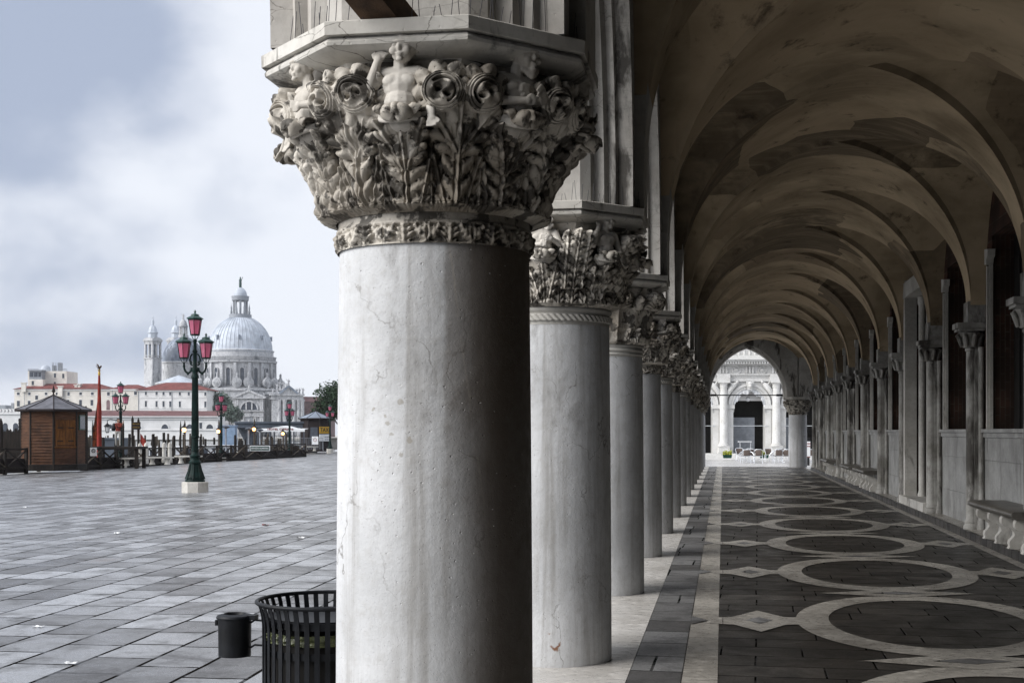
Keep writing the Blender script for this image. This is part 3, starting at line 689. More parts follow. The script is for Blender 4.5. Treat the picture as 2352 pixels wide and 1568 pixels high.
# columns
sh_mesh = MB().lathe([(.432,.0),(.434,.02),(.433,.4),(.430,1.0),(.425,1.7),(.418,2.35),(.416,2.47)], 96)
ab = [(.60,3.150),(.615,3.168),(.66,3.178),(.715,3.196),(.735,3.208),(.738,3.222),(.728,3.236),(.715,3.238),(.715,3.243),(.750,3.246),(.752,3.296),(.742,3.302),(.0,3.302)]
caps, necks = [], []
for vz, (nc, nr) in enumerate(((2080, 330), (1200, 200), (960, 150))):
    caps.append(grid_mesh('capital', capital_mesh(vz, nc, nr, 11+vz*7), True, M['carved'], palace))
    necks.append(grid_mesh('necking', necking_mesh(vz, 720 if vz < 2 else 120, 30), True, M['carved'] if vz == 0 else M['istria'], palace))
figs = [remesh('carved_child', figure_mesh(0), .0030, M['figure'], palace, smooth=1), remesh('carved_child', figure_mesh(1), .0032, M['figure'], palace, smooth=1), remesh('carved_man', figure_mesh(2), .0032, M['figure'], palace, smooth=1)]
clf = grid_mesh('acanthus_leaf', curled_leaf(), False, M['carved'], palace); _s = clf.modifiers.new('s', 'SOLIDIFY'); _s.thickness = .014
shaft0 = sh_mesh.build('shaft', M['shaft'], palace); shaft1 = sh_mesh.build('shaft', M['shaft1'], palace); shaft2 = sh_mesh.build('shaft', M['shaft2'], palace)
# sooty dribbled abacus
M['abacus'] = stone('veined_abacus_stone', (.72,.70,.65), (.52,.49,.44), (.03,.026,.02), st=(.56,.66), sscale=3.5, bump=.3, veins=.8)
abac = MB().lathe(ab, 8, ph=PI/8).build('abacus', M['abacus'], palace, sharp=20)
def spikes():
    b = MB(); r_ = random.Random(4)
    for k in range(8):
        a0, a1 = PI/8+k*PI/4, PI/8+(k+1)*PI/4
        p, q = Vector((.72*math.cos(a0), .72*math.sin(a0), 3.30)), Vector((.72*math.cos(a1), .72*math.sin(a1), 3.30))
        for i in range(13):
            c = p.lerp(q, (i+.5+r_.uniform(-.35,.35))/13)*1.0; c.z = 3.30; c.x *= (1-r_.uniform(0,.06)); c.y *= (1-r_.uniform(0,.06))
            b.tube([c, c+Vector((r_.uniform(-.014,.014), r_.uniform(-.014,.014), r_.uniform(.06,.15)))], .0015, 4)
        b.tube([p+Vector((0,0,.004)), q+Vector((0,0,.004))], .0016, 4)
    return b
spk = spikes().build('bird_spikes', M['wire'], palace, sharp=0); spk['kind'] = 'stuff'
def put(src, parent, rz=0.0, loc=(0,0,0)):
    o = src.copy(); col.objects.link(o); o.parent = parent; o.rotation_euler = (0,0,rz); o.location = loc; return o
VAR = {1:0, 2:1, 3:2, 4:0, 5:1, 6:0, 7:1, 8:2, 9:0, 10:1, 11:0, 12:1, 13:0, 14:1, 15:0, 16:0, 17:1}
LAB = {1:'massive foreground column with carved children on its capital and a sooty right half with its shade painted in', 2:'second column with upright leaves and seated figures on its capital', 3:'third column with fluted capital and carved heads'}
def column(n, x, y, scale=1.0):
    c = empty('column', (x, y, .005), 0, parent=palace)
    if n in LAB: c['label'] = LAB[n]
    r_ = random.Random(n); vz = VAR[n]
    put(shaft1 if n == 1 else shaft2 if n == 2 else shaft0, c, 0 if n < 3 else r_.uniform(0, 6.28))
    put(necks[vz], c, 0); put(caps[vz], c, 0 if n < 4 else r_.randrange(8)*PI/4); put(abac, c, 0)
    if n < 5 : put(spk, c, 0)
    if vz < 2 and n < 8:
        for k in range(8):
            a = -PI/2 + k*PI/4
            f = {0:0, 1:2, 7:1}.get(k, k % 3) if n == 1 else (k+n) % 3
            rr = .612 if n == 1 else .60
            put(clf, c, a+PI/2)
            fo = put(figs[f], c, a+PI/2, (rr*math.cos(a), rr*math.sin(a), 2.935 if n == 1 else 2.93)); fo.scale = (1.28, 1.1, 1.12)
    return c
for n in range(1, 16): column(n, COLX, cy(n))
YW = cy(15)
column(16, 3.49, YW); column(17, 8.2, YW)
for o in caps+necks+figs+[clf, shaft0, shaft1, shaft2, abac, spk]: bpy.data.objects.remove(o)

# facade arches
def arch_curve(a, c, off, k=22):
    Rr = a+c+off; tm = math.acos(c/Rr); pts = []
    for i in range(k+1):
        t = tm*i/k; pts.append((-c+Rr*math.cos(t), Rr*math.sin(t)))
    return pts + [(-x, z) for x, z in pts[-2::-1]]
ZS = 3.306
def arch_bay(half, a, c, d0, d1, ztop, k=22, center_order=True):
    """pointed arch in a wall, opening along local x, wall thickness along local y between d0 and d1"""
    b = MB()
    prof = [(d0,.17),(d0+.10,.17),(d0+.12,.135),(d0+.17,.15),(d0+.20,.10),(d0+.27,.10),(d0+.29,.04),(d0+.36,.0),(d1-.36,.0),(d1-.29,.04),(d1-.27,.10),(d1-.20,.10),(d1-.17,.15),(d1-.12,.135),(d1-.10,.17),(d1,.17)]
    rows = [[(x, y, ZS+z) for x, z in arch_curve(a, c, off, k)] for y, off in prof]
    m = len(rows[0]); vs = [p for r_ in rows for p in r_]
    b.add(vs, [(i*m+j, (i+1)*m+j, (i+1)*m+j+1, i*m+j+1) for i in range(len(rows)-1) for j in range(m-1)])
    for y, flip in ((d0, False), (d1, True)):
        cv = arch_curve(a, c, .17, k); poly = [(half, y, ZS)] + [(x, y, ZS+z) for x, z in cv] + [(-half, y, ZS), (-half, y, ztop), (half, y, ztop)]
        b.add(poly, [tuple(range(len(poly)))[::-1] if flip else tuple(range(len(poly)))])
    return b
M['arch_stone'] = stone('arch_marble_blocks', (.60,.58,.54), (.45,.42,.38), (.030,.025,.02), st=(.55,.65), sscale=3.0, bump=.3, veins=.6)
fa = arch_bay(BAY/2, 1.50, .863, -.62, .62, 6.45).build('arch', M['arch_stone'], palace, sharp=25)
for n in range(-1, 15):
    o = fa.copy(); col.objects.link(o); o.parent = palace; o.location = (COLX, cy(n)+BAY/2, 0); o.rotation_euler = (0,0,R(-90))
bpy.data.objects.remove(fa)
wa = arch_bay(2.35, 1.70, .706, -.55, .55, 6.45).build('arch', M['arch_stone'], palace, (COLX+2.36, YW, 0), sharp=25)
o = wa.copy(); col.objects.link(o); o.parent = palace; o.location = (3.49+2.36, YW, 0)
MB().tube([(COLX+.4,YW,3.42),(3.1,YW,3.40)], .028, 8).tube([(COLX+.45,YW,3.42),(COLX+.95,YW,3.42)], .05, 8).tube([(2.5,YW,3.405),(3.05,YW,3.40)], .05, 8).build('tie_rod', M['iron'], palace)
# iron brace on the foreground abacus
MB().bar((COLX-.02, cy(1)-.52, 3.30), (COLX-.34, cy(1)-1.25, 3.70), .16, .10).build('iron_brace', M['rust'], palace)
# pier, end wall and upper storey (all out of the photograph, they shade the arcade)
p = MB(); p.box(-1.87, -.63, YA, .85, -.2, 3.3); p.box(-1.86, -.64, .85, 2.1, 2.98, 3.305); p.build('corner_pier', M['arch_stone'], palace)
p = MB(); p.box(-1.87, 4.6, YA-.3, YA, -.2, 6.45); p.build('end_wall', M['arch_stone'], palace)
p = MB(); p.box(-1.9, 14, YA-.3, YW+.6, 6.5, 16); p.build('upper_storey', M['arch_stone'], palace)

# vaults
VXL, VXR, VZ, VH = -.56, 3.92, 3.72, 2.28
def vault_bay(N, skew=True):
    xm, a = (VXL+VXR)/2, (VXR-VXL)/2; w = BAY/2-.20
    q = np.linspace(-1, 1, 2*N+1); f = lambda p: np.cos(PI/2*p)**.97*1.0
    xs = xm + a*np.sin(PI/2*q); ys = w*np.sin(PI/2*q)
    xs = np.concatenate([[VXL-.14], xs, [VXR+.30]]); fs = np.concatenate([[0], np.clip(f(q),0,1), [0]])
    ys = np.concatenate([[-BAY/2], ys, [BAY/2]]); fy = np.concatenate([[0], np.clip(f(q),0,1), [0]])
    m = len(xs); v = []
    for j in range(m):
        for i in range(m):
            z = VZ + VH*max(fs[i], fy[j]) + (.075 if fy[j] > fs[i]+1e-6 and 0 < j < m-1 else 0)
            v.append((xs[i], ys[j], z))
    fcs = []
    h = m//2
    for j in range(m-1):
        for i in range(m-1):
            A, B, C, D = j*m+i, j*m+i+1, (j+1)*m+i+1, (j+1)*m+i
            if (i < h) == (j < h): fcs += [(A,C,B),(A,D,C)]
            else: fcs += [(A,D,B),(B,D,C)]
    return v, fcs
def vault(name, N, x, y):
    v, f = vault_bay(N); me = bpy.data.meshes.new(name); me.from_pydata(v, [], f); me.update()
    me.materials.append(M['plaster']); me.materials.append(M['istria'])
    for p_ in me.polygons:
        if p_.center.z < 4.16 and p_.center.x < 1: p_.material_index = 1
    o = link(name, me, None, palace, (x, y, 0), 0, 24); return o
v24 = vault('vault', 44, 0, cy(-1)+BAY/2)
for n in range(0, 15):
    o = v24.copy(); col.objects.link(o); o.parent = palace; o.location = (0, cy(n)+BAY/2, 0)
o = v24.copy(); col.objects.link(o); o.parent = palace; o.location = (VXR-VXL+.3, cy(14)+BAY/2, 0)
# joints and springer blocks under the vault on the left
sp = MB(); sp.box(VXL-.13, VXL-.004, -.205, .205, 3.303, 3.76)
sp0 = sp.build('springer', M['istria'], palace, (0, cy(1), 0))
for n in range(2, 15): put(sp0, palace, 0, (0, cy(n), 0))
# right wall
WX = 4.15
door_bay = 6
def wall_bay():
    b = MB(); b.box(WX, WX+.45, 0, .68, 1.74, 6.45); b.box(WX, WX+.45, 3.42, BAY, 1.74, 6.45); b.box(WX, WX+.45, .68, 3.42, 4.75, 6.45); return b
w0 = wall_bay().build('brick_wall', M['brick'], palace, (0, cy(-1), 0))
d_ = MB(); d_.box(WX+.01, WX+.45, .0, BAY, .1, 1.60)
for a_, b_ in ((.02,1.36),(1.37,2.72),(2.73,4.08)):
    d_.box(WX-.012, WX+.01, a_, b_, .12, .62); d_.box(WX-.010, WX+.01, a_, b_, .625, 1.24); d_.box(WX-.013, WX+.01, a_, b_, 1.245, 1.60)
d_.box(WX-.04, WX+.452, .0, BAY, 1.602, 1.68); d_.box(WX-.075, WX+.454, .0, BAY, 1.682, 1.735)
dado0 = d_.build('dado', M['white_marble'], palace, (0, cy(-1), 0))
jams = []
for y0, y1, s in ((.60,.72,1),(3.38,3.50,-1)):
    jm = MB()
    jm.box(WX-.035, WX+.012, y0, y1, 1.737, 4.30); jm.box(WX-.075, WX-.037, y0+.03, y1-.03, 1.737, 4.28); y0 = .72 if s > 0 else 3.38
    poly = [(y0-.10*s,4.302),(y0+.02*s,4.302),(y0+.05*s,4.38),(y0+.15*s,4.42),(y0+.17*s,4.52),(y0-.10*s,4.55)]
    jm.prismx(poly, WX-.10, WX+.012); jams.append(jm.build('window_jamb', M['istria'], palace, (0, cy(-1), 0), sharp=30))
gl = MB(); gl.box(WX+.33, WX+.36, .5, 3.6, 1.70, 4.8)
for k in range(1, 5): gl.box(WX+.30, WX+.328, .70+k*.55, .73+k*.55, 1.74, 4.72)
gls0 = gl.build('window', M['black'], palace, (0, cy(-1), 0))
M['colonnette'] = stone('colonnette_stone', (.43,.42,.395), (.19,.18,.16), (.035,.03,.025), st=(.48,.64), sscale=3.5, bump=.5)
cl = MB()
def colonnette_prof(b, x, y, r, z0=.12):
    b.lathe([(r*1.45,z0),(r*1.45,z0+.05),(r*1.2,z0+.09),(r*1.3,z0+.12),(r*1.02,z0+.17),(r,z0+.3),(r*.95,2.98),(r*1.15,3.0),(r*1.15,3.03),(r*.97,3.05)], 20, (x,y,0))
colonnette_prof(cl, 3.97, 0, .088); colonnette_prof(cl, 4.09, -.17, .045); colonnette_prof(cl, 4.09, .17, .045)
cl.box(4.0, WX, -.12, .12, .12, 3.05)
col0 = cl.build('colonnette', M['colonnette'], palace, (0, cy(-1), 0), sharp=35)
cc = MB(); cc.lathe([(.115,3.05),(.13,3.08),(.14,3.14),(.155,3.22),(.20,3.28),(.175,3.295),(.17,3.31)], 16, (3.95,0,0))
for k in range(8):
    a = k*PI/4+.2; p0 = Vector((3.95+.14*math.cos(a), .14*math.sin(a), 3.07))
    cc.tube([p0, p0+Vector((.03*math.cos(a),.03*math.sin(a),.10)), p0+Vector((.075*math.cos(a),.075*math.sin(a),.19)), p0+Vector((.095*math.cos(a),.095*math.sin(a),.165))], [.03,.04,.03,.015], 8)
cc.box(3.74, WX, -.21, .21, 3.31, 3.35); cc.box(3.71, WX, -.235, .235, 3.352, 3.44); cc.box(3.88, WX+.01, -.19, .19, 3.44, 3.78)
cc0 = cc.build('colonnette_capital', M['colonnette'], palace, (0, cy(-1), 0), sharp=35)
for n in range(0, 15):
    y = cy(n)
    put(col0, palace, 0, (0,y,0)); put(cc0, palace, 0, (0,y,0))
    if n > 13: continue
    if n != door_bay:
        for s in (w0, dado0, gls0, *jams): put(s, palace, 0, (0,y,0))
# return wall where the arcade turns the corner
p = MB(); p.box(WX+.05, 12, cy(14)-.4, cy(14)+.02, 0, 6.45); p.build('return_wall', M['arch_stone'], palace)
# doorway
dr = empty('door_portal', (0, cy(door_bay), 0), parent=palace)
b = MB(); b.box(WX, WX+.45, 0, .35, .1, 6.45); b.box(WX, WX+.45, 3.75, BAY, .1, 6.45); b.box(WX, WX+.45, .35, 3.75, 4.9, 6.45); b.build('portal_wall', M['brick'], dr)
b = MB()
for y0, s in ((.42,1),(3.68,-1)):
    for i, (w, dx, r) in enumerate(((.55,.10,.075),)):
        b.lathe([(r*1.3,.12),(r*1.3,.35),(r,.42),(r,4.4),(r*1.3,4.45),(r*1.3,4.6)], 14, (WX+dx, y0+w*s, 0))
    b.box(WX-.20, WX+.05, y0-.14 if s > 0 else y0-.10, y0+.10 if s > 0 else y0+.14, .12, 5.0)
b.box(WX-.22, WX+.3, .25, 3.85, 4.62, 4.95); b.build('portal_frame', M['istria'], dr, sharp=35)
b = MB(); b.box(WX+.36, WX+.42, .3, 3.8, .2, 4.7); b.build('door_leaf', M['black'], dr)
b = MB(); b.box(WX-.30, WX+.40, .3, 3.8, .125, .30); b.build('door_step', M['istria'], dr)
for o in (w0, dado0, gls0, col0, cc0, *jams): o.location.y = cy(-1)
# stone benches against the wall
M['bench'] = stone('dark_bench_slab', (.15,.14,.125), (.085,.078,.068), (.03,.027,.022), st=(.55,.7), sscale=3, rough=.35, bump=.1)
def bench_proto():
    r = empty('stone_bench', (0,0,0), 0, 'x', 'bench', 'stone benches along the arcade wall')
    b = MB(); pr = [(3.62,.60),(3.60,.615),(3.595,.64),(3.605,.665),(3.63,.68),(WX-.02,.68),(WX-.02,.575),(3.66,.575)]
    n = len(pr); vs = [(x,-1.5,z) for x,z in pr]+[(x,1.5,z) for x,z in pr]
    b.add(vs, [(i,n+i,n+(i+1)%n,(i+1)%n) for i in range(n)]+[tuple(range(n)),tuple(range(n,2*n))[::-1]]); b.build('seat', M['bench'], r, sharp=50)
    bb = MB()
    sc1 = [(3.70,.575),(3.68,.53),(3.68,.48),(3.70,.44),(3.74,.42),(3.80,.40),(3.84,.36),(3.85,.31),(3.82,.27),(3.79,.24),(3.78,.20),(3.79,.16),(3.77,.13),(3.86,.122),(3.92,.13),(3.95,.18),(3.97,.26),(3.98,.34),(3.97,.42),(3.93,.47),(3.89,.50),(3.87,.54),(3.90,.575)]
    for y in (-1.25, -.42, .42, 1.25):
        n0 = len(bb.v); n = len(sc1)
        bb.add([(x,y-.07,z) for x,z in sc1]+[(x,y+.07,z) for x,z in sc1], [(i,n+i,n+(i+1)%n,(i+1)%n) for i in range(n)]+[tuple(range(n)),tuple(range(n,2*n))[::-1]])
        leg = bb.build('leg', M['istria'], r, sharp=50); bb = MB()
    return r
bp = bench_proto()
bp.location = (0, cy(4)+.85, 0); bp['label'] = 'dark stone wall bench with scroll legs nearest the right edge of the picture'
for n, lab in ((8,'stone wall bench between colonnettes just past the doorway'),(9,'middle stone wall bench of the three beyond the doorway'),(11,'farthest stone wall bench near the bright end of the arcade')):
    copy_tree(bp, (0, cy(n)+BAY/2, 0), 0, lab)
# ---------------------------------------------------------------- the waterfront
def qx(y): return -41.0 - .083*(y-80)            # the edge of the quay
def gz(x, y):
    s = min(max((-x-14)/24, 0), 1.25); t = min(max((y-66)/14, 0), 1)*min(max((x+14)/10, 0), 1)
    return -.10 - .57*s - .17*t*t*(3-2*t)
def on(x, D):
    p = at(x, D); p.z = gz(p.x, p.y); return p
ys = [-60+4*i for i in range(14)] + [-4+2*i for i in range(90)] + [180, 200, 240, 300, 420]
xs_n = 46
rows = []
for y in ys:
    q = qx(y); xs = [q + (90-q)*(i/(xs_n-1))**1.35 for i in range(xs_n)]
    rows.append([(x, y, gz(x, y)) for x in xs])
pv = grid_mesh('pavement', np.array(rows), False, M['pavement'], None); tag(pv, kind='structure')
M['quay'] = stone('quay_stone', (.40,.39,.37), (.26,.25,.23), (.05,.05,.04), st=(.5,.65), sscale=.8)
b = MB()
for i in range(len(ys)-1):
    a0, a1 = ys[i], ys[i+1]; p = [(qx(a0)-.02,a0),(qx(a0)+.55,a0),(qx(a1)+.55,a1),(qx(a1)-.02,a1)]
    z0, z1 = gz(qx(a0),a0)+.006, gz(qx(a1),a1)+.006
    b.add([(p[0][0],a0,z0),(p[1][0],a0,z0),(p[2][0],a1,z1),(p[3][0],a1,z1),(p[0][0],a0,-2.6),(p[3][0],a1,-2.6)], [(0,1,2,3),(4,0,3,5)])
tag(b.build('quay_kerb', M['istria'], sharp=0), kind='structure')
t = NT('lagoon_water', .08, .5); t.color((.06,.085,.09)); n_ = t.noise(t.pos((1,1,1), world=True), .9, 5, .6); t.bump(n_, .5, .12); M['water'] = t.m
b = MB(); b.add([(-1150,-60,-1.75),(60,-60,-1.75),(60,900,-1.75),(-1150,900,-1.75)], [(0,1,2,3)]); tag(b.build('water', M['water'], sharp=0), kind='structure')

b = MB(); rows = [[(x, y, gz(x, y)+.005) for x in [-9+2.0*i for i in range(24)]] for y in [63.76+1.2*j for j in range(30)]]
tag(grid_mesh('glow_lightened_paving', np.array(rows), False, M['glow_pale_paving'], None), kind='structure')  # added sheet, its paleness stands for the square's glow and bounces light inward
# ---------------------------------------------------------------- three-lantern street lamps
def lamp_proto():
    r = empty('street_lamp', (0,0,0), 0, 'x', 'street lamp', 'three lantern street lamps on the waterfront')
    pl = MB(); pl.lathe([(.40,-.25),(.40,.30),(.375,.32),(0,.32)], 8, ph=PI/8); pl.build('plinth', M['istria'], r, sharp=20)
    p = MB()
    p.lathe([(.30,.32),(.30,.37),(.27,.40),(.285,.44),(.25,.50),(.20,.62),(.165,.78),(.155,.86),(.19,.88),(.19,.92),(.15,.95),(.135,1.02),(.14,1.06),(.165,1.08),(.165,1.11),(.125,1.14),(.105,1.22)], 16)
    for k in range(8):
        a = k*PI/4; p.tube([(.28*math.cos(a),.28*math.sin(a),.40),(.20*math.cos(a),.20*math.sin(a),.66),(.158*math.cos(a),.158*math.sin(a),.86)], [.035,.02,.012], 6)
    p.lathe([(.105,1.22),(.10,1.62),(.125,1.64),(.125,1.70),(.10,1.72)], 16)
    for k in range(12):
        a = k*PI/6; p.tube([(.098*math.cos(a),.098*math.sin(a),1.72),(.080*math.cos(a),.080*math.sin(a),3.42)], [.018,.014], 5)
    p.lathe([(.10,1.72),(.082,3.42),(.115,3.44),(.12,3.50),(.09,3.54),(.075,3.60),(.10,3.66),(.10,3.72),(.06,3.80),(.055,4.20),(.085,4.24),(.05,4.30),(.045,4.52),(.07,4.56),(.04,4.62)], 16)
    p.build('pole', M['green_iron'], r, sharp=50)
    ar = MB()
    for s in (-1, 1):
        pts = []
        for i in range(15):
            t_ = i/14; a = PI*1.02*t_; pts.append((s*(.10+.115*(1-math.cos(a))), 0, 3.76-.19*math.sin(a)+.06*t_))
        ar.tube(pts, .032, 8)
        ar.tube([(s*.07,0,4.18),(s*.13,0,4.10),(s*.155,0,3.98),(s*.13,0,3.86),(s*.07,0,3.82)], .024, 7)
        ar.tube([(s*.12,0,3.95),(s*.09,0,3.92),(s*.10,0,3.87)], .02, 6)
        ar.ell((s*.215,0,3.57),(.035,.035,.04),8,6); ar.ell((s*.33,0,3.80),(.04,.04,.05),8,6)
        ar.tube([(s*.33,0,3.82),(s*.33,0,3.90)], .03, 8)
    ar.build('arm', M['green_iron'], r, sharp=50)
    def lantern(x, z):
        e = empty('lantern', (x,0,z), 0, parent=r)
        f = MB()
        for k in range(6):
            a = k*PI/3+PI/6
            f.tube([(.135*math.cos(a),.135*math.sin(a),.15),(.205*math.cos(a),.205*math.sin(a),.60)], .012, 5)
        f.lathe([(.10,.12),(.15,.13),(.15,.165),(.10,.165)], 6, ph=PI/6); f.lathe([(.2,.585),(.225,.59),(.225,.615),(.2,.615)], 6, ph=PI/6)
        for s in (-1,1): f.tube([(0,0,0),(s*.06,0,.03),(s*.085,0,.08),(s*.10,0,.135)], .012, 6)
        f.tube([(0,0,-.02),(0,0,.14)], .012, 6); f.build('frame', M['green_iron'], e, sharp=40)
        MB().lathe([(.128,.166),(.196,.585)], 6, ph=PI/6).build('glass', M['pink_glass'], e, sharp=20)
        MB().lathe([(.03,.2),(.04,.3),(.035,.42),(.01,.45)], 8).build('bulb', M['white'], e)
        MB().lathe([(.20,.612),(.262,.620),(.265,.645),(.19,.685),(.13,.715),(.125,.735),(.135,.74),(.12,.76),(.05,.785),(.025,.80),(.022,.815),(.04,.835),(.028,.865),(.008,.90)], 6, ph=PI/6).build('lantern_roof', M['green_top'], e, sharp=25)
    lantern(0, 4.60); lantern(-.33, 3.90); lantern(.33, 3.90)
    return r
lp = lamp_proto()
LAMPS = [(448, 39.4, None, 12, 'nearest and largest street lamp, with three pink lanterns, standing alone on the open pavement'),
         (277, 85.0, 1069.5, 8, 'street lamp with pink lanterns beside the red banner pole and the timber kiosk'),
         (508, 104.5, 1059, 55, 'street lamp with pink lanterns between the nearest lamp and the dark gondola sign'),
         (665, 127.5, 1049.5, 48, 'street lamp with pink lanterns in front of the white landing stage awning'),
         (758, 147, 1036.6, 4, 'farthest street lamp, in front of the black kiosk with the yellow taxi sign')]
for i, (x, D, yb, rz, lab) in enumerate(LAMPS):
    p = at(x, D); p.z = gz(p.x, p.y) if yb is None else hz(yb, D)
    sc_ = 1.0 if i < 4 else .97
    if i == 0: lp.location = p; lp.rotation_euler = (0,0,R(rz)); lp['label'] = lab
    else: copy_tree(lp, p, R(rz), lab, scale=sc_)

# ---------------------------------------------------------------- litter bin with ash bin
bx, by = -2.12, 6.83
bz = gz(bx, by) + .0
bn = empty('litter_bin', (bx,by,bz), 0, 'black slatted steel litter bin with a flared rim half hidden by the foreground column', 'litter bin')
prof = [(.344,.06),(.344,.70),(.345,.765),(.350,.81),(.360,.85),(.370,.88)]
NS = 40
for k in range(NS):
    a = 2*PI*k/NS; ca, sa = math.cos(a), math.sin(a); b = MB(); vs = []
    for r_, z in prof:
        for dr in (0, .006):
            for w in (-.0135, .0135): vs.append(((r_-dr)*ca - w*sa, (r_-dr)*sa + w*ca, z))
    fs = []
    for i in range(len(prof)-1):
        o = i*4; fs += [(o,o+1,o+5,o+4),(o+3,o+2,o+6,o+7),(o+2,o,o+4,o+6),(o+1,o+3,o+7,o+5)]
    b.add(vs, fs); b.build('slat', M['iron'], bn, sharp=30)
b = MB(); b.tube([(.373*math.cos(2*PI*i/64),.373*math.sin(2*PI*i/64),.885) for i in range(65)], .011, 10, False); b.build('rim', M['iron'], bn)
for z in (.20,.63,.785):
    MB().lathe([(.334,z-.018),(.334,z+.018),(.328,z+.018),(.328,z-.018),(.334,z-.018)], 64).build('hoop', M['iron'], bn, sharp=30)
MB().lathe([(.0,.06),(.296,.06),(.296,.70),(.285,.71)], 40).build('liner', M['black'], bn)
MB().lathe([(.29,.80),(.315,.81),(.315,.795),(.29,.775),(.24,.765)], 48).build('liner_ring', M['iron'], bn, sharp=30)
ab_ = MB(); ax = -.515
ab_.lathe([(.0,.575),(.088,.575),(.090,.765),(.0915,.78)], 28, (ax,-.02,0)); ab_.lathe([(.0985,.78),(.1005,.787),(.094,.797),(.062,.805),(.055,.797),(.05,.77),(.0,.77)], 28, (ax,-.02,0))
ab_.box(ax-.104,ax-.09,-.045,.005,.74,.77); ab_.box(ax+.06,ax+.125,-.05,.01,.775,.80)
ash = ab_.build('ash_bin', M['iron'], bn, sharp=35)
br = MB()
for z in (.76,.625): br.tube([(ax+.09,-.02,z-.004),(ax+.115,-.02,z+.012),(ax+.20,-.02,z+.008),(ax+.222,-.02,z-.01)], .006, 6)
br.tube([(ax+.222,-.02,.60),(ax+.222,-.02,.80)], .006, 6); br.build('ash_bin_bracket', M['iron'], bn)
t = NT('olive_plastic_bag', .22, .5); v = t.pos(); n_ = t.noise(v, 9, 4, .55, 1.2); t.color(t.mix(t.ramp(n_, .35, .68), (.045,.055,.018), (.22,.24,.11))); t.bump(n_, .9, .03); M['bag'] = t.m
pr = []; nb = 64
bg = MB(); rows = []
for j in range(9):
    rows.append([((.312+.008*math.sin(7*2*PI*i/nb+j)+.006*math.sin(17*2*PI*i/nb+2*j))*math.cos(2*PI*i/nb), (.312+.008*math.sin(7*2*PI*i/nb+j)+.006*math.sin(17*2*PI*i/nb+2*j))*math.sin(2*PI*i/nb), .680+.0085*j+.015*math.sin(2*PI*i/nb+.6)*j/8) for i in range(nb)])
bag = grid_mesh('bin_bag', np.array(rows), True, M['bag'], None, (bx,by,bz)); tag(bag, 'crumpled olive plastic bag inside the slatted litter bin', 'bin bag')

# scraps of paper blown over the pavement
for i, (x, D_, lab) in enumerate(((163,10.1,'white paper scrap lying near the bottom left of the pavement'),(88,12.0,'tiny pale scrap on the pavement near the left edge'),(58,32,'pale scrap far left on the open pavement'),(610,25,'small red wrapper on the pavement left of the foreground column'),(270,23,'small pale scrap in the middle of the pavement'),(690,22,'pale scrap beside the foreground column edge'))):
    p = on(x, D_); s_ = .05 if D_ < 15 else .07; q_ = random.Random(i)
    rows = [[(s_*(u-2)*.5, s_*.55*(w-1.5)*.6+.2*s_*q_.uniform(-1,1), .004+s_*.35*q_.random()) for u in range(5)] for w in range(4)]
    o = grid_mesh('paper_scrap', np.array(rows), False, M['red_cloth'] if i == 3 else M['white'], None, tuple(p), q_.uniform(0,3), False); tag(o, lab, 'litter', 'scraps of litter on the pavement')
# ---------------------------------------------------------------- timber kiosks
def kiosk(name, x, D, zb, rad, h_wall, h_roof, mats, label, cat, orient, shutter=True):
    p = at(x, D); r = empty(name, (p.x, p.y, zb), R(YAW+orient), label, cat)
    wall, post, roof_m = mats
    w = MB(); w.lathe([(rad,.32),(rad,h_wall)], 8, ph=PI/8)
    ap = rad*math.cos(PI/8)
    for k in range(8):             # overlapping horizontal boards on each face
        a = k*PI/4; t_ = Vector((-math.sin(a), math.cos(a), 0)); n_ = Vector((math.cos(a), math.sin(a), 0)); hw = rad*math.sin(PI/8)-.05
        z = .34
        while z < h_wall-.1:
            c = n_*(ap+.004); vs = []
            for dz, dn in ((0,.052),(.165,.010)):
                for s in (-1,1): q = c+t_*(hw*s)+n_*dn; vs.append((q.x,q.y,z+dz))
            for dz, dn in ((0,0),(.165,0)):
                for s in (-1,1): q = c+t_*(hw*s); vs.append((q.x,q.y,z+dz))
            w.add(vs, [(0,1,3,2),(4,5,1,0)]); z += .17
    w.build('wall', wall, r, sharp=20)
    c = MB()
    for k in range(8):
        a = k*PI/4+PI/8; c.tube([(rad*1.005*math.cos(a),rad*1.005*math.sin(a),.1),(rad*1.005*math.cos(a),rad*1.005*math.sin(a),h_wall)], .065, 6)
    c.build('corner_posts', post, r, sharp=20)
    MB().lathe([(rad+.12,0),(rad+.12,.34),(rad+.05,.36),(rad,.36)], 8, ph=PI/8).build('base', post, r, sharp=20)
    rf = MB(); rf.lathe([(rad+.10,h_wall-.06),(rad+.34,h_wall-.04),(rad+.36,h_wall+.05),(rad*.45,h_wall+h_roof*.62),(.10,h_wall+h_roof*.98),(0,h_wall+h_roof)], 8, ph=PI/8)
    o = rf.build('roof', roof_m, r, sharp=12)
    rr = MB()
    for k in range(8):
        a = k*PI/4+PI/8; rr.tube([((rad+.36)*math.cos(a),(rad+.36)*math.sin(a),h_wall+.06),(rad*.45*math.cos(a),rad*.45*math.sin(a),h_wall+h_roof*.63),(.08*math.cos(a),.08*math.sin(a),h_wall+h_roof)], .03, 6)
    rr.lathe([(rad+.35,h_wall-.07),(rad+.385,h_wall-.05),(rad+.385,h_wall+.055),(rad+.35,h_wall+.055)], 8, ph=PI/8); rr.build('ridge', M['wood_black'], o, sharp=20)
    MB().lathe([(.10,h_wall+h_roof-.02),(.05,h_wall+h_roof+.08),(.04,h_wall+h_roof+.14),(.11,h_wall+h_roof+.24),(.07,h_wall+h_roof+.36),(.0,h_wall+h_roof+.60)], 10).build('finial', M['wood_black'], o)
    return r, ap
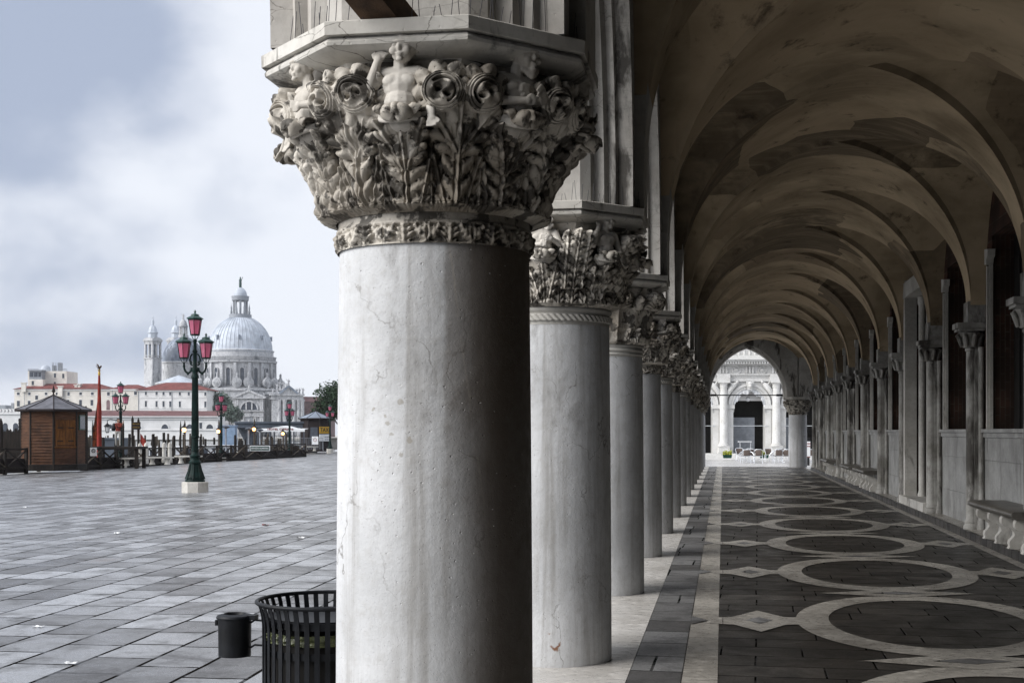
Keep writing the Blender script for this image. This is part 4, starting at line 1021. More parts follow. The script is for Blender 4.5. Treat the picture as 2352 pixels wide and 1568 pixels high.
def face(a, ap, r):    # matrix for things fixed on a kiosk face at angle a: x across, z up, -y outwards
    return Matrix.Rotation(a+PI/2, 4, 'Z') @ Matrix.Translation((0, -ap, 0))
D1 = 75.0
zb1 = hz(1079, D1)
ki, ap = kiosk('timber_kiosk', 123, D1, zb1, 1.72, 3.42, .86, (M['wood'], M['wood_dark'], M['kiosk_lead']), 'brown plank kiosk with closed orange shutters and a grey lead roof on the quay', 'kiosk', 0)
# faces: -90 deg looks at the camera
def on_face(mb, a, ap_): mb.M = face(a, ap_, 0); return mb
aF = -PI/2+R(22.5)
ki.rotation_euler = (0,0,R(YAW-3))
fa_ = -PI/2+PI/8*0
f1 = R(-90)+R(45)*0
ff = -PI/2+PI/4*0
sh_ = on_face(MB(), ff+PI/4, ap); sh_.box(-.48,.48,-.075,-.035,1.45,2.78); sh_.build('shutter', M['wood_orange'], ki)
sh_ = on_face(MB(), ff+PI/4, ap)
for x0, x1, z0, z1 in ((-.56,-.482,1.38,2.86),(.482,.56,1.38,2.86),(-.482,.482,2.782,2.86),(-.62,.62,1.28,1.378)): sh_.box(x0,x1,-.10,-.03,z0,z1)
sh_.build('shutter_frame', M['wood_orange'], ki)
hg = on_face(MB(), ff+PI/4, ap)
for z in (1.68,2.42):
    for s in (-1,1): hg.box(min(s*.50,s*.16),max(s*.50,s*.16),-.09,-.076,z-.03,z+.03)
hg.box(-.006,.006,-.078,-.0751,1.46,2.77); hg.build('hinge', M['black'], ki)
gp = on_face(MB(), ff+PI/2, ap); gp.box(-.42,.42,-.10,-.03,2.30,3.15); gp.build('notice_board', M['green_sign'], ki)
gp = on_face(MB(), ff+PI/2, ap); gp.box(-.36,.36,-.115,-.101,2.37,3.08); gp.build('notice_glass', M['glass_far'], ki)
# side ladder rack in pale metal
b = MB(); b.box(-.22,.22,-.03,.03,0,2.2)
for z in (.5,1.0,1.5,2.0): b.box(-.26,.26,-.05,-.032,z,z+.05)
p = at(87, 77.5); o = b.build('metal_locker', M['grey'], None, (p.x,p.y,zb1+1.05), R(YAW)); tag(o, 'narrow pale metal rack standing behind the left side of the timber kiosk', 'rack')
p = at(70, 79); b = MB(); b.box(-.55,.55,-.4,.4,0,3.0); [b.box(-.57,.57,-.43,-.401,.2*i,.2*i+.16) for i in range(15)]; o = b.build('plank_shed', M['wood_dark'], None, (p.x,p.y,zb1), R(YAW)); tag(o, 'dark plank shed tucked behind the left of the timber kiosk', 'shed')
p = at(33, 76); b = MB()
for i in range(12): b.prismy([(-.95+.16*i,0),(-.95+.16*i+.155,0),(-.95+.16*i+.155,1.9+.08*math.sin(i*2.3)),(-.95+.16*i+.08,2.02+.08*math.sin(i*2.3)),(-.95+.16*i,1.9+.08*math.sin(i*2.3))], -.03, .03)
o = b.build('board_screen', M['wood_dark'], None, (p.x,p.y,hz(1065,76)), R(YAW)); tag(o, 'dark board screen with pointed tops left of the timber kiosk', 'screen')

D2 = 150
kt, ap2 = kiosk('taxi_kiosk', 725, D2, hz(1036, D2), 1.72, 3.75, .85, (M['wood_black'], M['wood_black'], M['lead_dark']), 'black stained timber kiosk with a yellow taxi sign on the far quay', 'kiosk', 0)
kt.rotation_euler = (0,0,R(YAW+2))
s = on_face(MB(), ff+PI/4, ap2+.02); s.box(-.78,.78,-.09,-.04,2.06,2.82); sg = s.build('taxi_sign', M['yellow'], kt)
ss = on_face(MB(), ff+PI/4, ap2+.02); ss.box(-.78,.78,-.08,-.04,1.18,1.96); ss.build('price_board', M['white'], kt)
ss = on_face(MB(), ff+PI/4, ap2+.02)
for i in range(3):
    for j in range(2): ss.box(-.05+i*.27,.13+i*.27,-.086,-.0805,1.28+j*.28,1.44+j*.28)
ss.build('price_panel', M['grey'], kt)
mt = face(ff+PI/4, ap2+.112, 0) @ Matrix.Translation((0,0,2.44)) @ Matrix.Rotation(PI/2, 4, 'X')
o = writing('TAXI', .62, M['black_ink'], sg, (0,0,0), (0,0,0), width=1.32, bold=.012); o.matrix_local = mt
w_ = on_face(MB(), ff, ap2); w_.box(-.42,.42,-.075,-.03,1.15,2.75); w_.build('window', M['darkgrey'], kt)

# ---------------------------------------------------------------- railings with crossed braces
def railing(x0, D0, x1, D1_, top0, top1, label, n, mat=None, sign=None):
    a, c = at(x0, D0), at(x1, D1_); za, zc = hz(top0, D0), hz(top1, D1_)
    L = (c-a).length; r = empty('pier_railing', (a.x,a.y,za), math.atan2((c-a).y, (c-a).x), label, 'railing')
    sl = (zc-za)/L
    b = MB(); b.bar((0,0,-.06),(L,0,-.06+zc-za), .12, .10); b.build('rail', mat or M['wood_dark'], r)
    b = MB(); b.bar((0,.16,-.98),(L,.16,-.98+zc-za), .04, .80); b.build('skirt_board', M['wood_black'], r)
    b = MB(); b.bar((0,.01,-1.10),(L,.01,-1.10+zc-za), .10, .13); b.build('rail', mat or M['wood_dark'], r)
    step = L/n
    for i in range(n+1):
        b = MB(); b.bar((step*i,.02,-1.9+sl*step*i),(step*i,.02,.02+sl*step*i), .16); b.build('post', M['wood_dark'], r)
    for i in range(n):
        b = MB(); x_, y_ = step*i+.08, step*(i+1)-.08
        b.bar((x_,-.035,-.12),(y_,-.035,-1.04), .10, .05); b.bar((x_,-.088,-1.04),(y_,-.088,-.12), .10, .05); b.build('brace', M['wood_grey'] if i % 3 == 0 else mat or M['wood_dark'], r)
    return r
railing(-40, 69.5, 61, 73.0, 1029, 1028.5, 'weathered dark timber railing with crossed braces left of the timber kiosk', 2)
railing(190, 78.5, 428, 97, 1029, 1026, 'long dark timber railing with crossed braces behind the stone benches', 7)
railing(430, 98, 562, 108, 1023.5, 1022, 'dark timber railing with crossed braces behind the third street lamp', 4)
r_ = railing(563, 108.5, 702, 122, 1021, 1018, 'brown timber railing carrying the green and white gondola sign', 4)
# gondola sign on the railing
pS = at(597, 107.6)
sg = empty('gondola_sign', (pS.x,pS.y,hz(1029,107.6)), R(YAW), 'dark green sign with white border and white lettering fixed to the timber railing', 'sign')
MB().box(-.83,.83,-.05,.0,-.22,.22).build('border', M['white'], sg); MB().box(-.77,.77,-.065,-.051,-.165,.165).build('panel', M['green_sign'], sg)
writing('SERVIZIO GONDOLE', .18, M['white'], sg, (0,-.07,0), (PI/2,0,0), width=1.42, bold=.003)
# two post sign
pS = at(311.5, 88)
sg = empty('post_sign', (pS.x,pS.y,gz(pS.x,pS.y)-.6), R(YAW), 'dark sign board held between two pointed timber posts, with faded yellow lettering', 'sign')
zz = hz(955,88)-(gz(pS.x,pS.y)-.6)
for x_, top in ((-.21,zz),(.19,zz-.13)):
    b = MB(); b.tube([(x_,0,0),(x_,0,top-.2),(x_,0,top)], [.095,.085,.02], 8); b.build('post', M['wood_dark'], sg)
b = MB(); b.box(-.20,.36,-.14,-.10,zz-.92,zz-.40); b.build('board', M['wood_black'], sg)
writing('SERVIZIO', .13, M['brass'], sg, (.08,-.145,zz-.54), (PI/2,0,0), width=.48); writing('GONDOLE', .13, M['brass'], sg, (.08,-.145,zz-.76), (PI/2,0,0), width=.48)
# small notices
for x, D, y, lab in ((216,78,1037,'small white notice on the railing right of the timber kiosk'),(724,140,1011,'small white prohibition notice on the grey barrier by the taxi kiosk')):
    p = at(x, D); e = empty('notice', (p.x,p.y,hz(y,D)), R(YAW), lab, 'notice')
    w_ = .20 if D < 100 else .34
    MB().box(-w_,w_,-.12,-.10,-.28*w_/.2*.9,.28*w_/.2*.9).build('panel', M['white'], e)
    b = MB(); b.tube([(.5*w_*math.cos(2*PI*i/20),-.125,.5*w_*math.sin(2*PI*i/20)+.06) for i in range(21)], .022, 6, False); b.bar((-.3*w_,-.125,.06+.3*w_),(.3*w_,-.125,.06-.3*w_), .03, .01); b.build('symbol', M['black_ink'] if D < 100 else M['red_cloth'], e)

# ---------------------------------------------------------------- stone bollards and benches on the quay
def bollard():
    return MB().lathe([(.17,0),(.17,.24),(.135,.28),(.13,1.0),(.15,1.02),(.15,1.10),(.135,1.12),(.13,1.24),(.10,1.33),(.04,1.39),(0,1.40)], 12).build('bollard', M['istria'], None, sharp=40)
BO = [(321,88,1064,'leftmost white stone bollard, close to the two post sign'),(335.5,87,1064.5,'second white stone bollard from the left'),(377,89.5,1062,'third white stone bollard from the left, behind a bench end'),(390,88.5,1062.5,'rightmost white stone bollard, left of the nearest lamp')]
b0 = bollard()
for i, (x, D, y, lab) in enumerate(BO):
    o = b0 if i == 0 else copy_tree(b0); p = at(x, D); o.location = (p.x,p.y,hz(y,D)); tag(o, lab, 'bollard', 'white stone bollards on the quay')
def quay_bench():
    r = empty('quay_bench', (0,0,0), 0, 'x', 'bench', 'white stone benches on the quay')
    b = MB(); b.prism([(.95*math.cos(a)*(1 if abs(math.cos(a))<.9 else 1), .24*math.sin(a)) for a in [2*PI*i/20 for i in range(20)]], .42, .52); b.build('seat', M['istria'], r, sharp=30)
    for s in (-.5,.5): MB().lathe([(.22,0),(.19,.06),(.13,.2),(.14,.3),(.22,.42)], 10, (s,0,0)).build('leg', M['istria'], r)
    return r
q0 = quay_bench()
for i, (x, D, y, lab) in enumerate(((309,84,1069,'white stone bench on two legs nearest the second lamp'),(367,86,1066.5,'middle white stone bench on the quay'),(433,88,1063.5,'white stone bench partly behind the nearest lamp post'),(712,146,1035,'pale stone bench below the prohibition notice'))):
    o = q0 if i == 0 else copy_tree(q0); p = at(x, D); o.location = (p.x,p.y,hz(y,D)); o.rotation_euler = (0,0,R(YAW)); o['label'] = lab

# ---------------------------------------------------------------- banner, person
M['banner'] = plain('dark_red_and_gold_cloth', (.20,.055,.018), .8, .85, 5)
D = 84; p = at(228, D); z0 = -1.0
bp_ = empty('banner_pole', (p.x,p.y,z0), R(YAW), 'red painted flagpole with a gilded lion on top between the kiosk and second lamp', 'flagpole')
zt = hz(838,D)-z0
MB().tube([(0,0,0),(0,0,zt*.55),(0,0,zt-.42)], [.17,.15,.06], 12).build('pole', M['red_cloth'], bp_)
MB().lathe([(.06,zt-.75),(.085,zt-.55),(.05,zt-.40),(.11,zt-.34),(.04,zt-.28)], 10).build('collar', M['brass'], bp_)
b = MB(); b.ell((0,0,zt-.16),(.13,.05,.07),8,6); b.ell((.11,0,zt-.09),(.06,.05,.06),8,6); b.tube([(-.02,0,zt-.14),(-.10,0,zt),(-.17,0,zt+.08)], [.05,.05,.01], 6); b.tube([(0,0,zt-.28),(0,0,zt-.2)], .03, 6); b.tube([(.05,0,zt-.18),(.05,0,zt-.28)], .02, 5); b.tube([(-.08,0,zt-.18),(-.08,0,zt-.28)], .02, 5); b.tube([(-.12,0,zt-.16),(-.2,0,zt-.08),(-.19,0,zt)], .015, 5); b.build('finial', M['rust'], bp_)
rows = []
for j in range(26):
    t_ = j/25; w_ = .03+.36*min(1,(t_/.6))**.9; z = zt-2.0-3.0*t_
    rows.append([(-.05-w_*i/15, .10*math.sin(i*1.5+.25*math.sin(j*.7))*(i/15)**.4+.12, z-.9*(i/15)**1.5*t_+.03*math.sin(i*2)) for i in range(16)])
fg = grid_mesh('flag', np.array(rows), False, M['banner'], None, (p.x,p.y,z0), R(YAW)); tag(fg, 'furled red and gold flag hanging down the red flagpole', 'flag')
def person():
    D = 82; p = at(271, D)
    z = hz(1025, D); h = MB()
    s = 1.0
    C, E = h.cap, h.ell
    for sx in (-1,1):
        C((sx*.10,0,.92),(sx*.13,-.02-.03*sx,.50),.095,.065); C((sx*.13,-.02-.03*sx,.50),(sx*.14,.02-.06*sx,.09),.06,.045); E((sx*.14,-.05-.06*sx,.045),(.05,.13,.045))
    E((0,0,.95),(.17,.12,.14)); E((0,0,1.12),(.165,.115,.18)); E((0,-.01,1.30),(.19,.125,.17)); C((-.16,0,1.41),(.16,0,1.41),.07); C((0,0,1.44),(.015,0,1.54),.055,.05)
    E((.02,-.005,1.64),(.078,.095,.115)); E((.10,-.02,1.63),(.02,.03,.03)); E((.085,-.03,1.57),(.03,.05,.035))
    for sx in (-1,1):
        el = (.20+.05*sx,-.16,1.24); ha = (.33,-.14+.03*sx,1.47 if sx > 0 else 1.44)
        C((sx*.18,0,1.40),el,.062,.05); C(el,ha,.047,.035); E((ha[0]+.03,ha[1],ha[2]+.03),(.03,.02,.045))
        for k in range(4): h.tube([(ha[0]+.045,ha[1]-.03+.02*k,ha[2]+.05),(ha[0]+.07,ha[1]-.03+.02*k,ha[2]+.10),(ha[0]+.06,ha[1]-.03+.02*k,ha[2]+.13)], .012, 5)
    me = remesh('person', h, .018, M['skin'], None, (p.x,p.y,z), R(YAW)); me.data.materials.append(M['jacket']); me.data.materials.append(M['trousers']); me.data.materials.append(M['black_ink'])
    for f in me.data.polygons:
        c = f.center
        f.material_index = 3 if c.z < .09 else 2 if c.z < .96 else 1 if (c.z < 1.49 and c.x < .31) else 0
    tag(me, 'person in a dark red jacket and grey trousers standing sideways, raising both hands', 'person')
    hr = MB(); hr.ell((.0,.012,1.675),(.093,.105,.105)); hr.ell((-.04,.02,1.62),(.06,.09,.10)); remesh('hair', hr, .018, M['hair'], me)
    bk = MB(); bk.ell((-.26,.02,1.22),(.13,.16,.26)); bk.ell((-.33,.02,1.12),(.09,.13,.15)); bk.tube([(-.2,-.10,1.42),(-.05,-.135,1.40),(.0,-.12,1.1)], .02, 6); o = remesh('backpack', bk, .02, M['black_ink'], None, (p.x,p.y,z), R(YAW)); tag(o, 'black backpack worn by the person in the red jacket', 'backpack')
    pl = MB(); pl.box(-1.6,1.6,-1.0,1.0,-.14,-.003)
    for sx in (-1.4,1.4):
        for sy in (-.8,.8): pl.box(sx-.1,sx+.1,sy-.1,sy+.1,-2.9,-.141)
    o = pl.build('mooring_platform', M['wood_dark'], None, (p.x,p.y,z), R(YAW)); tag(o, 'small dark timber platform over the water under the person', 'platform')
person()

# ---------------------------------------------------------------- mooring poles
POLES = [(190,1000),(213,965),(219,1000),(231,1003),(237,1004),(272,1010),(281,1001),(283,968),(298,996),(306,1004),(352,996),(357,1002),(376,993),(397,1003),(400,1000),(415,966),(440,1000),(453,1001),(461,1002)]
r_ = random.Random(21)
groups = 'timber mooring poles in the water'
pole_lab = []
px_list = [(x, y, r_.uniform(90,112), 'a') for x, y in POLES]
for i in range(58):
    x = r_.uniform(188, 660); D_ = r_.uniform(96, 150)
    px_list.append((x, r_.uniform(994, 1012), D_, 'b'))
protos = []
for k in range(4):
    w_ = (.16,.13,.19,.15)[k]; b = MB(); j = [r_.uniform(-.03,.03) for _ in range(8)]
    b.tube([(j[0],j[1],-2),(j[2],j[3],-.8),(j[4],j[5],-.12),(j[4],j[5],0)] if k != 1 else [(0,0,-2),(0,0,-.25),(0,0,0)], [w_,w_*.95,w_*.9,w_*.85] if k != 1 else [w_,w_,.03], 8)
    protos.append(b.build('mooring_pole', (M['wood_grey'], M['wood_dark'], M['wood_dark'], M['wood_grey'])[k], None, sharp=40))
for i, (x, y, D_, c) in enumerate(px_list):
    k = i % 4 if c == 'b' else (1 if y < 985 else (0 if i % 2 else 2))
    p = at(x, D_)
    while p.x > qx(p.y)-2.0 and D_ < 175: D_ += 2; p = at(x, D_)
    o = protos[k].copy(); col.objects.link(o); zt_ = hz(y, D_)
    o.location = (p.x, p.y, zt_); o.scale = (.65, .65, (zt_+2.6)/2); o.rotation_euler = (r_.uniform(-.02,.02), r_.uniform(-.02,.02), r_.uniform(0,6))
    tag(o, ('tall dark mooring pole with a pointed top in the water beyond the railing' if k == 1 else 'slim grey weathered mooring pole in the water beyond the railing' if k in (0,3) else 'short dark mooring pole in the water beyond the railing'), 'mooring pole', ('pointed mooring poles beyond the railing' if k == 1 else 'grey mooring poles beyond the railing' if k in (0,3) else 'dark mooring poles beyond the railing'))
for o in protos: bpy.data.objects.remove(o)
# big posts behind the kiosk
for i, (x, y, D_, lab) in enumerate(((89,926,78.5,'red brown pointed post behind the left slope of the kiosk roof'),(197.5,932,78,'tall dark post at the right corner of the timber kiosk'),(2,1001,74,'dark timber post at the left edge of the picture'))):
    p = at(x, D_); b = MB(); zt_ = hz(y, D_) if i < 2 else hz(960, D_); b.tube([(0,0,-2),(0,0,zt_-.25),(0,0,zt_)], [.12,.11,.03], 8); tag(b.build('mooring_post', M['wood_dark'], None, (p.x,p.y,0)), lab, 'post')
# lit and unlit pier lanterns
def pier_lamp(x, D, ytop, ylamp, lit, label, dx=.0):
    p = at(x, D); zb = -1.2; r = empty('pier_lamp', (p.x,p.y,zb), R(YAW), label, 'lamp')
    zt_ = hz(ytop,D)-zb; zl = hz(ylamp,D)-zb
    MB().tube([(0,0,0),(0,0,zt_-.3),(0,0,zt_)], [.08,.07,.02], 8).build('post', M['wood_grey'] if lit else M['wood_dark'], r)
    a = MB(); a.tube([(0,0,zl+.25),(dx*.4,0,zl+.52),(dx*.8,0,zl+.62),(dx,0,zl+.52),(dx,0,zl+.40)] if dx else [(0,-.02,zl+.35),(0,-.2,zl+.45),(0,-.22,zl+.3)], .022, 6)
    if dx: a.tube([(0,0,zl-.15),(dx*.3,0,zl+.1),(dx*.5,0,zl+.5)], .016, 6)
    a.build('bracket', M['iron'], r)
    f = MB(); cx_, cy_ = (dx, 0) if dx else (0, -.22)
    f.lathe([(.09,-.24),(.17,.14)], 6, (cx_,cy_,zl)) if not lit else f.ell((cx_,cy_,zl-.02),.15,12,8)
    f.build('lamp_glass', M['bulb'] if lit else M['white'], r, sharp=20)
    g = MB(); g.lathe([(.24,.14),(.24,.17),(.12,.27),(.04,.33),(.03,.42)], 8, (cx_,cy_,zl)); g.lathe([(.06,-.28),(.10,-.25),(.10,-.22)], 8, (cx_,cy_,zl))
    if not lit:
        for k in range(6): a_ = k*PI/3; g.tube([(cx_+.095*math.cos(a_),cy_+.095*math.sin(a_),zl-.24),(cx_+.175*math.cos(a_),cy_+.175*math.sin(a_),zl+.14)], .012, 4)
    g.build('lamp_cap', M['iron'], r, sharp=30)
pier_lamp(283, 84, 966, 984, False, 'unlit wrought iron pier lantern hanging from a curved bracket by the banner', -1.02)
pier_lamp(424.5, 96, 965, 986.5, True, 'lit orange pier lamp left of the nearest lamp post')
pier_lamp(503, 112, 963, 990, True, 'lit yellow pier lamp just left of the third street lamp')
pier_lamp(584.5, 112, 960, 985, True, 'lit orange pier lamp above the green and white gondola sign')
pier_lamp(650.5, 130, 983, 995, True, 'lit orange lamp under the white landing stage awning')
for x, D_, yt, lab in ((519,112,981,'grey disc headed pier light right of the third street lamp'),(571,112,985,'grey disc headed pier light left of the lit orange lamp'),(597,118,988,'grey disc headed pier light just right of the lit orange lamp')):
    p = at(x, D_); e = empty('pier_light', (p.x,p.y,-1), 0, lab, 'light', 'disc headed pier lights'); zt_ = hz(yt,D_)+1
    MB().tube([(0,0,0),(0,0,zt_)], .07, 8).build('post', M['grey'], e); MB().lathe([(.10,zt_-.1),(.30,zt_-.02),(.32,zt_+.06),(.1,zt_+.16),(0,zt_+.17)], 14).build('lamp_head', M['darkgrey'], e)
# ---------------------------------------------------------------- landing stages and boats
D_ = 150
ls = empty('landing_stage', tuple(at(640, D_, -1.2)), R(YAW), 'dark floating landing stage with a flat blue grey roof and a leaning side wall', 'landing stage')
X = lambda px: (px-640)*D_/3000
Z = lambda py: hz(py, D_)+1.2
b = MB(); b.box(X(545), X(700), -1, 9, Z(972), Z(982)); b.box(X(543), X(702), -1.2, 9.2, Z(968), Z(971.9)); b.build('roof', M['slate'], ls)
b = MB(); b.prismy([(X(545),Z(982)),(X(585),Z(982)),(X(578),Z(1022)),(X(566),Z(1022))], 0, 6); [b.bar((X(547+j*2.8),-.03,Z(983+j*5.2)),(X(582),-.03,Z(983+j*5.2)), .04, .05) for j in range(1,7)]; b.build('side_wall', M['darkgrey'], ls)
for px in (568,592,612,630,655,675,695):
    b = MB(); b.bar((X(px),0,0),(X(px),0,Z(982)), .14); b.build('post', M['darkgrey'], ls)
b = MB(); b.box(X(545), X(702), -.6, 9, 0, Z(1024)); b.build('deck', M['wood_dark'], ls)
b = MB()
for i in range(26): b.bar((X(585+i*4.4),.3,Z(1024)),(X(585+i*4.4),.3,Z(1000)), .03)
for yy in (1000,1012): b.bar((X(585),.3,Z(yy)),(X(700),.3,Z(yy)), .05)
b.build('barrier', M['iron'], ls)
D_ = 140
aw = empty('awning', tuple(at(650, D_, -1.2)), R(YAW), 'white canvas awning with dark red hotel lettering over the landing stage', 'awning')
X = lambda px: (px-650)*D_/3000
Z = lambda py: hz(py, D_)+1.2
b = MB()
crv = lambda px: 986.5-6.2*max(0,1-((px-645)/30)**2)
pts = [590+i*2.5 for i in range(45)]
b.add([(X(px),0,Z(crv(px)-1.2)) for px in pts]+[(X(px),0,Z(991)) for px in pts], [(i,len(pts)+i,len(pts)+i+1,i+1) for i in range(len(pts)-1)])
b.add([(X(px),0,Z(crv(px)-1.2)) for px in pts]+[(X(px),3.2,Z(crv(px)-3)) for px in pts], [(i,i+1,len(pts)+i+1,len(pts)+i) for i in range(len(pts)-1)])
b.build('canvas', M['white'], aw, sharp=30)
writing('HOTEL CIPRIANI', .30, M['red_cloth'], aw, (X(644),-.03,Z(985.6)), (PI/2,0,0), width=X(673)-X(614), bold=.006)
b = MB()
for px in (592,620,668,698): b.bar((X(px),.05,0),(X(px),.05,Z(990)), .10)
b.build('posts', M['darkgrey'], aw)
def boat(x, D, yd, L, label, cabin=True):
    p = at(x, D); r = empty('water_taxi', (p.x,p.y,-1.75), R(YAW), label, 'boat', 'white launches moored beyond the railing')
    prof = [(-L/2,.0),(-L/2,.9),(L*.30,1.0),(L/2,1.35),(L*.40,.0)]
    MB().prismy(prof, -1.0, 1.0).build('hull', M['white'], r)
    b = MB(); b.prismy([(-L*.30,.95),(L*.20,.95),(L*.12,1.95),(-L*.30,1.95)], -.85, .85); b.prismy([(-L*.34,1.951),(L*.17,1.951),(L*.15,2.07),(-L*.34,2.07)], -1.0, 1.0); b.build('cabin', M['white'], r)
    b = MB()
    for i in range(5): b.box(-L*.27+i*L*.085, -L*.27+i*L*.085+L*.07, -.875, -.852, 1.25, 1.80)
    b.build('window', M['glass_far'], r)
    return r
boat(372, 118, 0, 8.5, 'white launch with a long row of cabin windows moored behind the bollards')
boat(330, 126, 0, 8.0, 'white launch half hidden by the two post sign')
boat(455, 124, 0, 8.0, 'white launch moored just right of the nearest lamp post')
boat(520, 130, 0, 8.0, 'white launch moored to the left of the leaning landing stage wall')
p = at(250, 120); b = MB(); b.box(-1.6,1.6,-1.2,1.2,.9,2.7); b.box(-1.7,1.7,-1.3,1.3,2.701,2.85); b.prismy([(-3.4,0),(-3.6,1.0),(3.6,1.0),(3.2,0)], -1.4, 1.4); o = b.build('work_boat', M['slate'], None, (p.x,p.y,-1.75), R(YAW)); tag(o, 'blue grey covered work boat behind the banner pole', 'boat')
p = at(523, 140); b = MB(); b.box(-.9,.9,-.6,.6,0,3.1); b.box(-.95,.95,-.66,.66,3.101,3.25); o = b.build('ticket_booth', M['blue'], None, (p.x,p.y,-.9), R(YAW)); tag(o, 'pale blue booth beyond the third street lamp', 'booth')
fl_ = MB(); rows = [[(.08*i, .05*math.sin(i), 2.0-.16*j-.10*i) for i in range(7)] for j in range(6)]
p = at(322, 110); o = grid_mesh('boat_flag', np.array(rows), False, M['red_cloth'], None, (p.x,p.y,hz(1003,110)-1.7), R(YAW)); tag(o, 'small red boat flag beyond the bollards', 'flag')
# grey barrier by the taxi kiosk
ba = empty('crowd_barrier', tuple(at(690, 141, hz(1035,141))), R(YAW), 'grey tubular steel crowd barrier in front of the black taxi kiosk', 'barrier')
b = MB()
for i in range(15): b.tube([(i*.17,0,.15),(i*.17,0,1.35)], .018, 5)
b.build('bars', M['grey'], ba, sharp=0); MB().tube([(-.05,0,0),(-.05,0,1.4),(2.45,0,1.4),(2.45,0,0)], .035, 6).build('frame', M['grey'], ba)
# low white balustrade at far right of the water front
b = MB(); b.box(-1.6,3,-.15,.15,0,1.25); b.box(-1.7,3,-.25,.25,1.251,1.38)
o = b.build('parapet', M['istria'], None, tuple(at(778,152,hz(1032,152))), R(YAW)); tag(o, 'low pale stone parapet at the foreground column edge', 'parapet')
# ---------------------------------------------------------------- the far shore
class Fr:
    """local frame of a far building: x across the view, y away from it, z up from its foot"""
    def __init__(s, xc, D, zb=-1.0): s.xc, s.D, s.zb = xc, D, zb; s.k = D/3000
    def X(s, px): return (px-s.xc)*s.k
    def Z(s, py): return hz(py, s.D)-s.zb
    def root(s, name, label, cat, group=None, rot=0): return empty(name, tuple(at(s.xc, s.D, s.zb)), R(YAW+rot), label, cat, group)
b = MB(); q = [at(-900, 455), at(800, 500), at(800, 850), at(-900, 850)]
b.prism([(p.x, p.y) for p in q], -2.6, -.95); tag(b.build('far_shore_ground', M['istria'], sharp=0), kind='structure')
def windows(mat, parent, F, rects, y, frame=True, fw=.18, name='window', rot=None):
    for (x0, x1, y0, y1) in rects:
        b = MB(); b.box(F.X(x0), F.X(x1), y-.06, y-.03, F.Z(y1), F.Z(y0))
        o = b.build(name, M['glass_far'], parent, sharp=0)
        if frame:
            a0, a1, c0_, c1 = F.X(x0), F.X(x1), F.Z(y1), F.Z(y0)
            MB().box(a0-fw,a1+fw,y-.16,y-.0,c1,c1+.22).build('lintel', mat, o, sharp=0); MB().box(a0-fw,a1+fw,y-.20,y-.0,c0_-.25,c0_).build('sill', mat, o, sharp=0)
def clean_wall(b, F, x0, x1, y0, y1, d0, d1): b.box(F.X(x0), F.X(x1), d0, d1, F.Z(y1), F.Z(y0))
# long customs house / seminary behind
F = Fr(255, 500)
r = F.root('long_building', 'long pale plastered building with small square windows and a red roof across the water', 'building')
b = MB(); clean_wall(b, F, 33, 318, 893.5, 1004, 0, 16); b.build('wall', M['cream_far'], r)
b = MB(); b.box(F.X(318), F.X(476), -.4, 18, F.Z(1004), F.Z(896)); b.build('wall', M['white_far'], r)
rf = MB()
def hip(b, x0, x1, d0, d1, z0, z1, inset=None, eav=.6):
    x0 -= eav; x1 += eav; d0 -= eav; d1 += eav; h = inset if inset is not None else (d1-d0)/2; m = (d0+d1)/2
    b.add([(x0,d0,z0),(x1,d0,z0),(x1,d1,z0),(x0,d1,z0),(x0+h,m,z1),(x1-h,m,z1)], [(0,1,5,4),(1,2,5),(2,3,4,5),(3,0,4),(3,2,1,0)])
hip(rf, F.X(33), F.X(250), 0, 16, F.Z(893.2), F.Z(879), 7); hip(rf, F.X(252), F.X(330), .2, 16, F.Z(893.0), F.Z(881.5), 5); hip(rf, F.X(316), F.X(477), -.4, 18, F.Z(895.6), F.Z(876.5), 9)
rf.build('roof', M['tiles'], r, sharp=10)
b = MB(); b.box(F.X(32.5), F.X(318), -.35, -.005, F.Z(896), F.Z(893.4)); b.box(F.X(318), F.X(476.5), -.75, -.405, F.Z(898.5), F.Z(895.8)); b.build('cornice', M['white_far'], r)
top = [(39,45,901,907),(65,70,901,907),(103,108.5,901,907),(128,132,901,907),(155,160,900,908),(182.5,188,900.5,907),(209,215,900.5,907)]
mid = [(39,45.5,920,933),(64,70,920,933),(81,87,908,917.5),(153,159,918,931),(182,188,918,931),(208,214,918,931)]
windows(M['white_far'], r, F, top+mid, 0)
windows(M['white_far'], r, F, [(246,252,900,908),(308,314.5,898.5,906.5)], 0)
b = MB(); px0, px1 = 244.5, 252.5
b.prismy([(F.X(px0),F.Z(941)),(F.X(px1),F.Z(941))]+[(F.X(248.5)+F.k*4*math.cos(a),F.Z(923)+F.k*5*math.sin(a)) for a in [PI*i/10 for i in range(11)]], -.06, -.03); b.build('window', M['brick_far'], r)
w3 = [(x, x+4.3, 899.5+.7*i*.25, 907+.7*i*.25) for i, x in enumerate((333.5,358,374,389.5,411.5,432,445,470))]
w4 = [(x, x+4.3, 920.5+.2*i, 934+.2*i) for i, x in enumerate((333.5,358,374,389.5,411.5,445,470))]
windows(M['white_far'], r, F, w3+w4, -.4)
b = MB()
for i, py in enumerate((913, 938)): b.box(F.X(318), F.X(476.3), -.55, -.406, F.Z(py+.7), F.Z(py-.5))
b.build('string_course', M['white_far'], r)
for px, w_, yt, yb in ((56,5,880,900),(140,5,888,910),(177,2.4,882,892),(170,3,884,892)):
    b = MB(); b.box(F.X(px-w_), F.X(px+w_), -1.0 if w_ > 4 else 2, .0-.01 if w_ > 4 else 4, F.Z(yb), F.Z(yt)); b.box(F.X(px-w_)-.3, F.X(px+w_)+.3, -1.25 if w_ > 4 else 1.8, .2 if w_ > 4 else 4.2, F.Z(yt), F.Z(yt-1.8)); b.build('chimney', M['cream_far'], r)
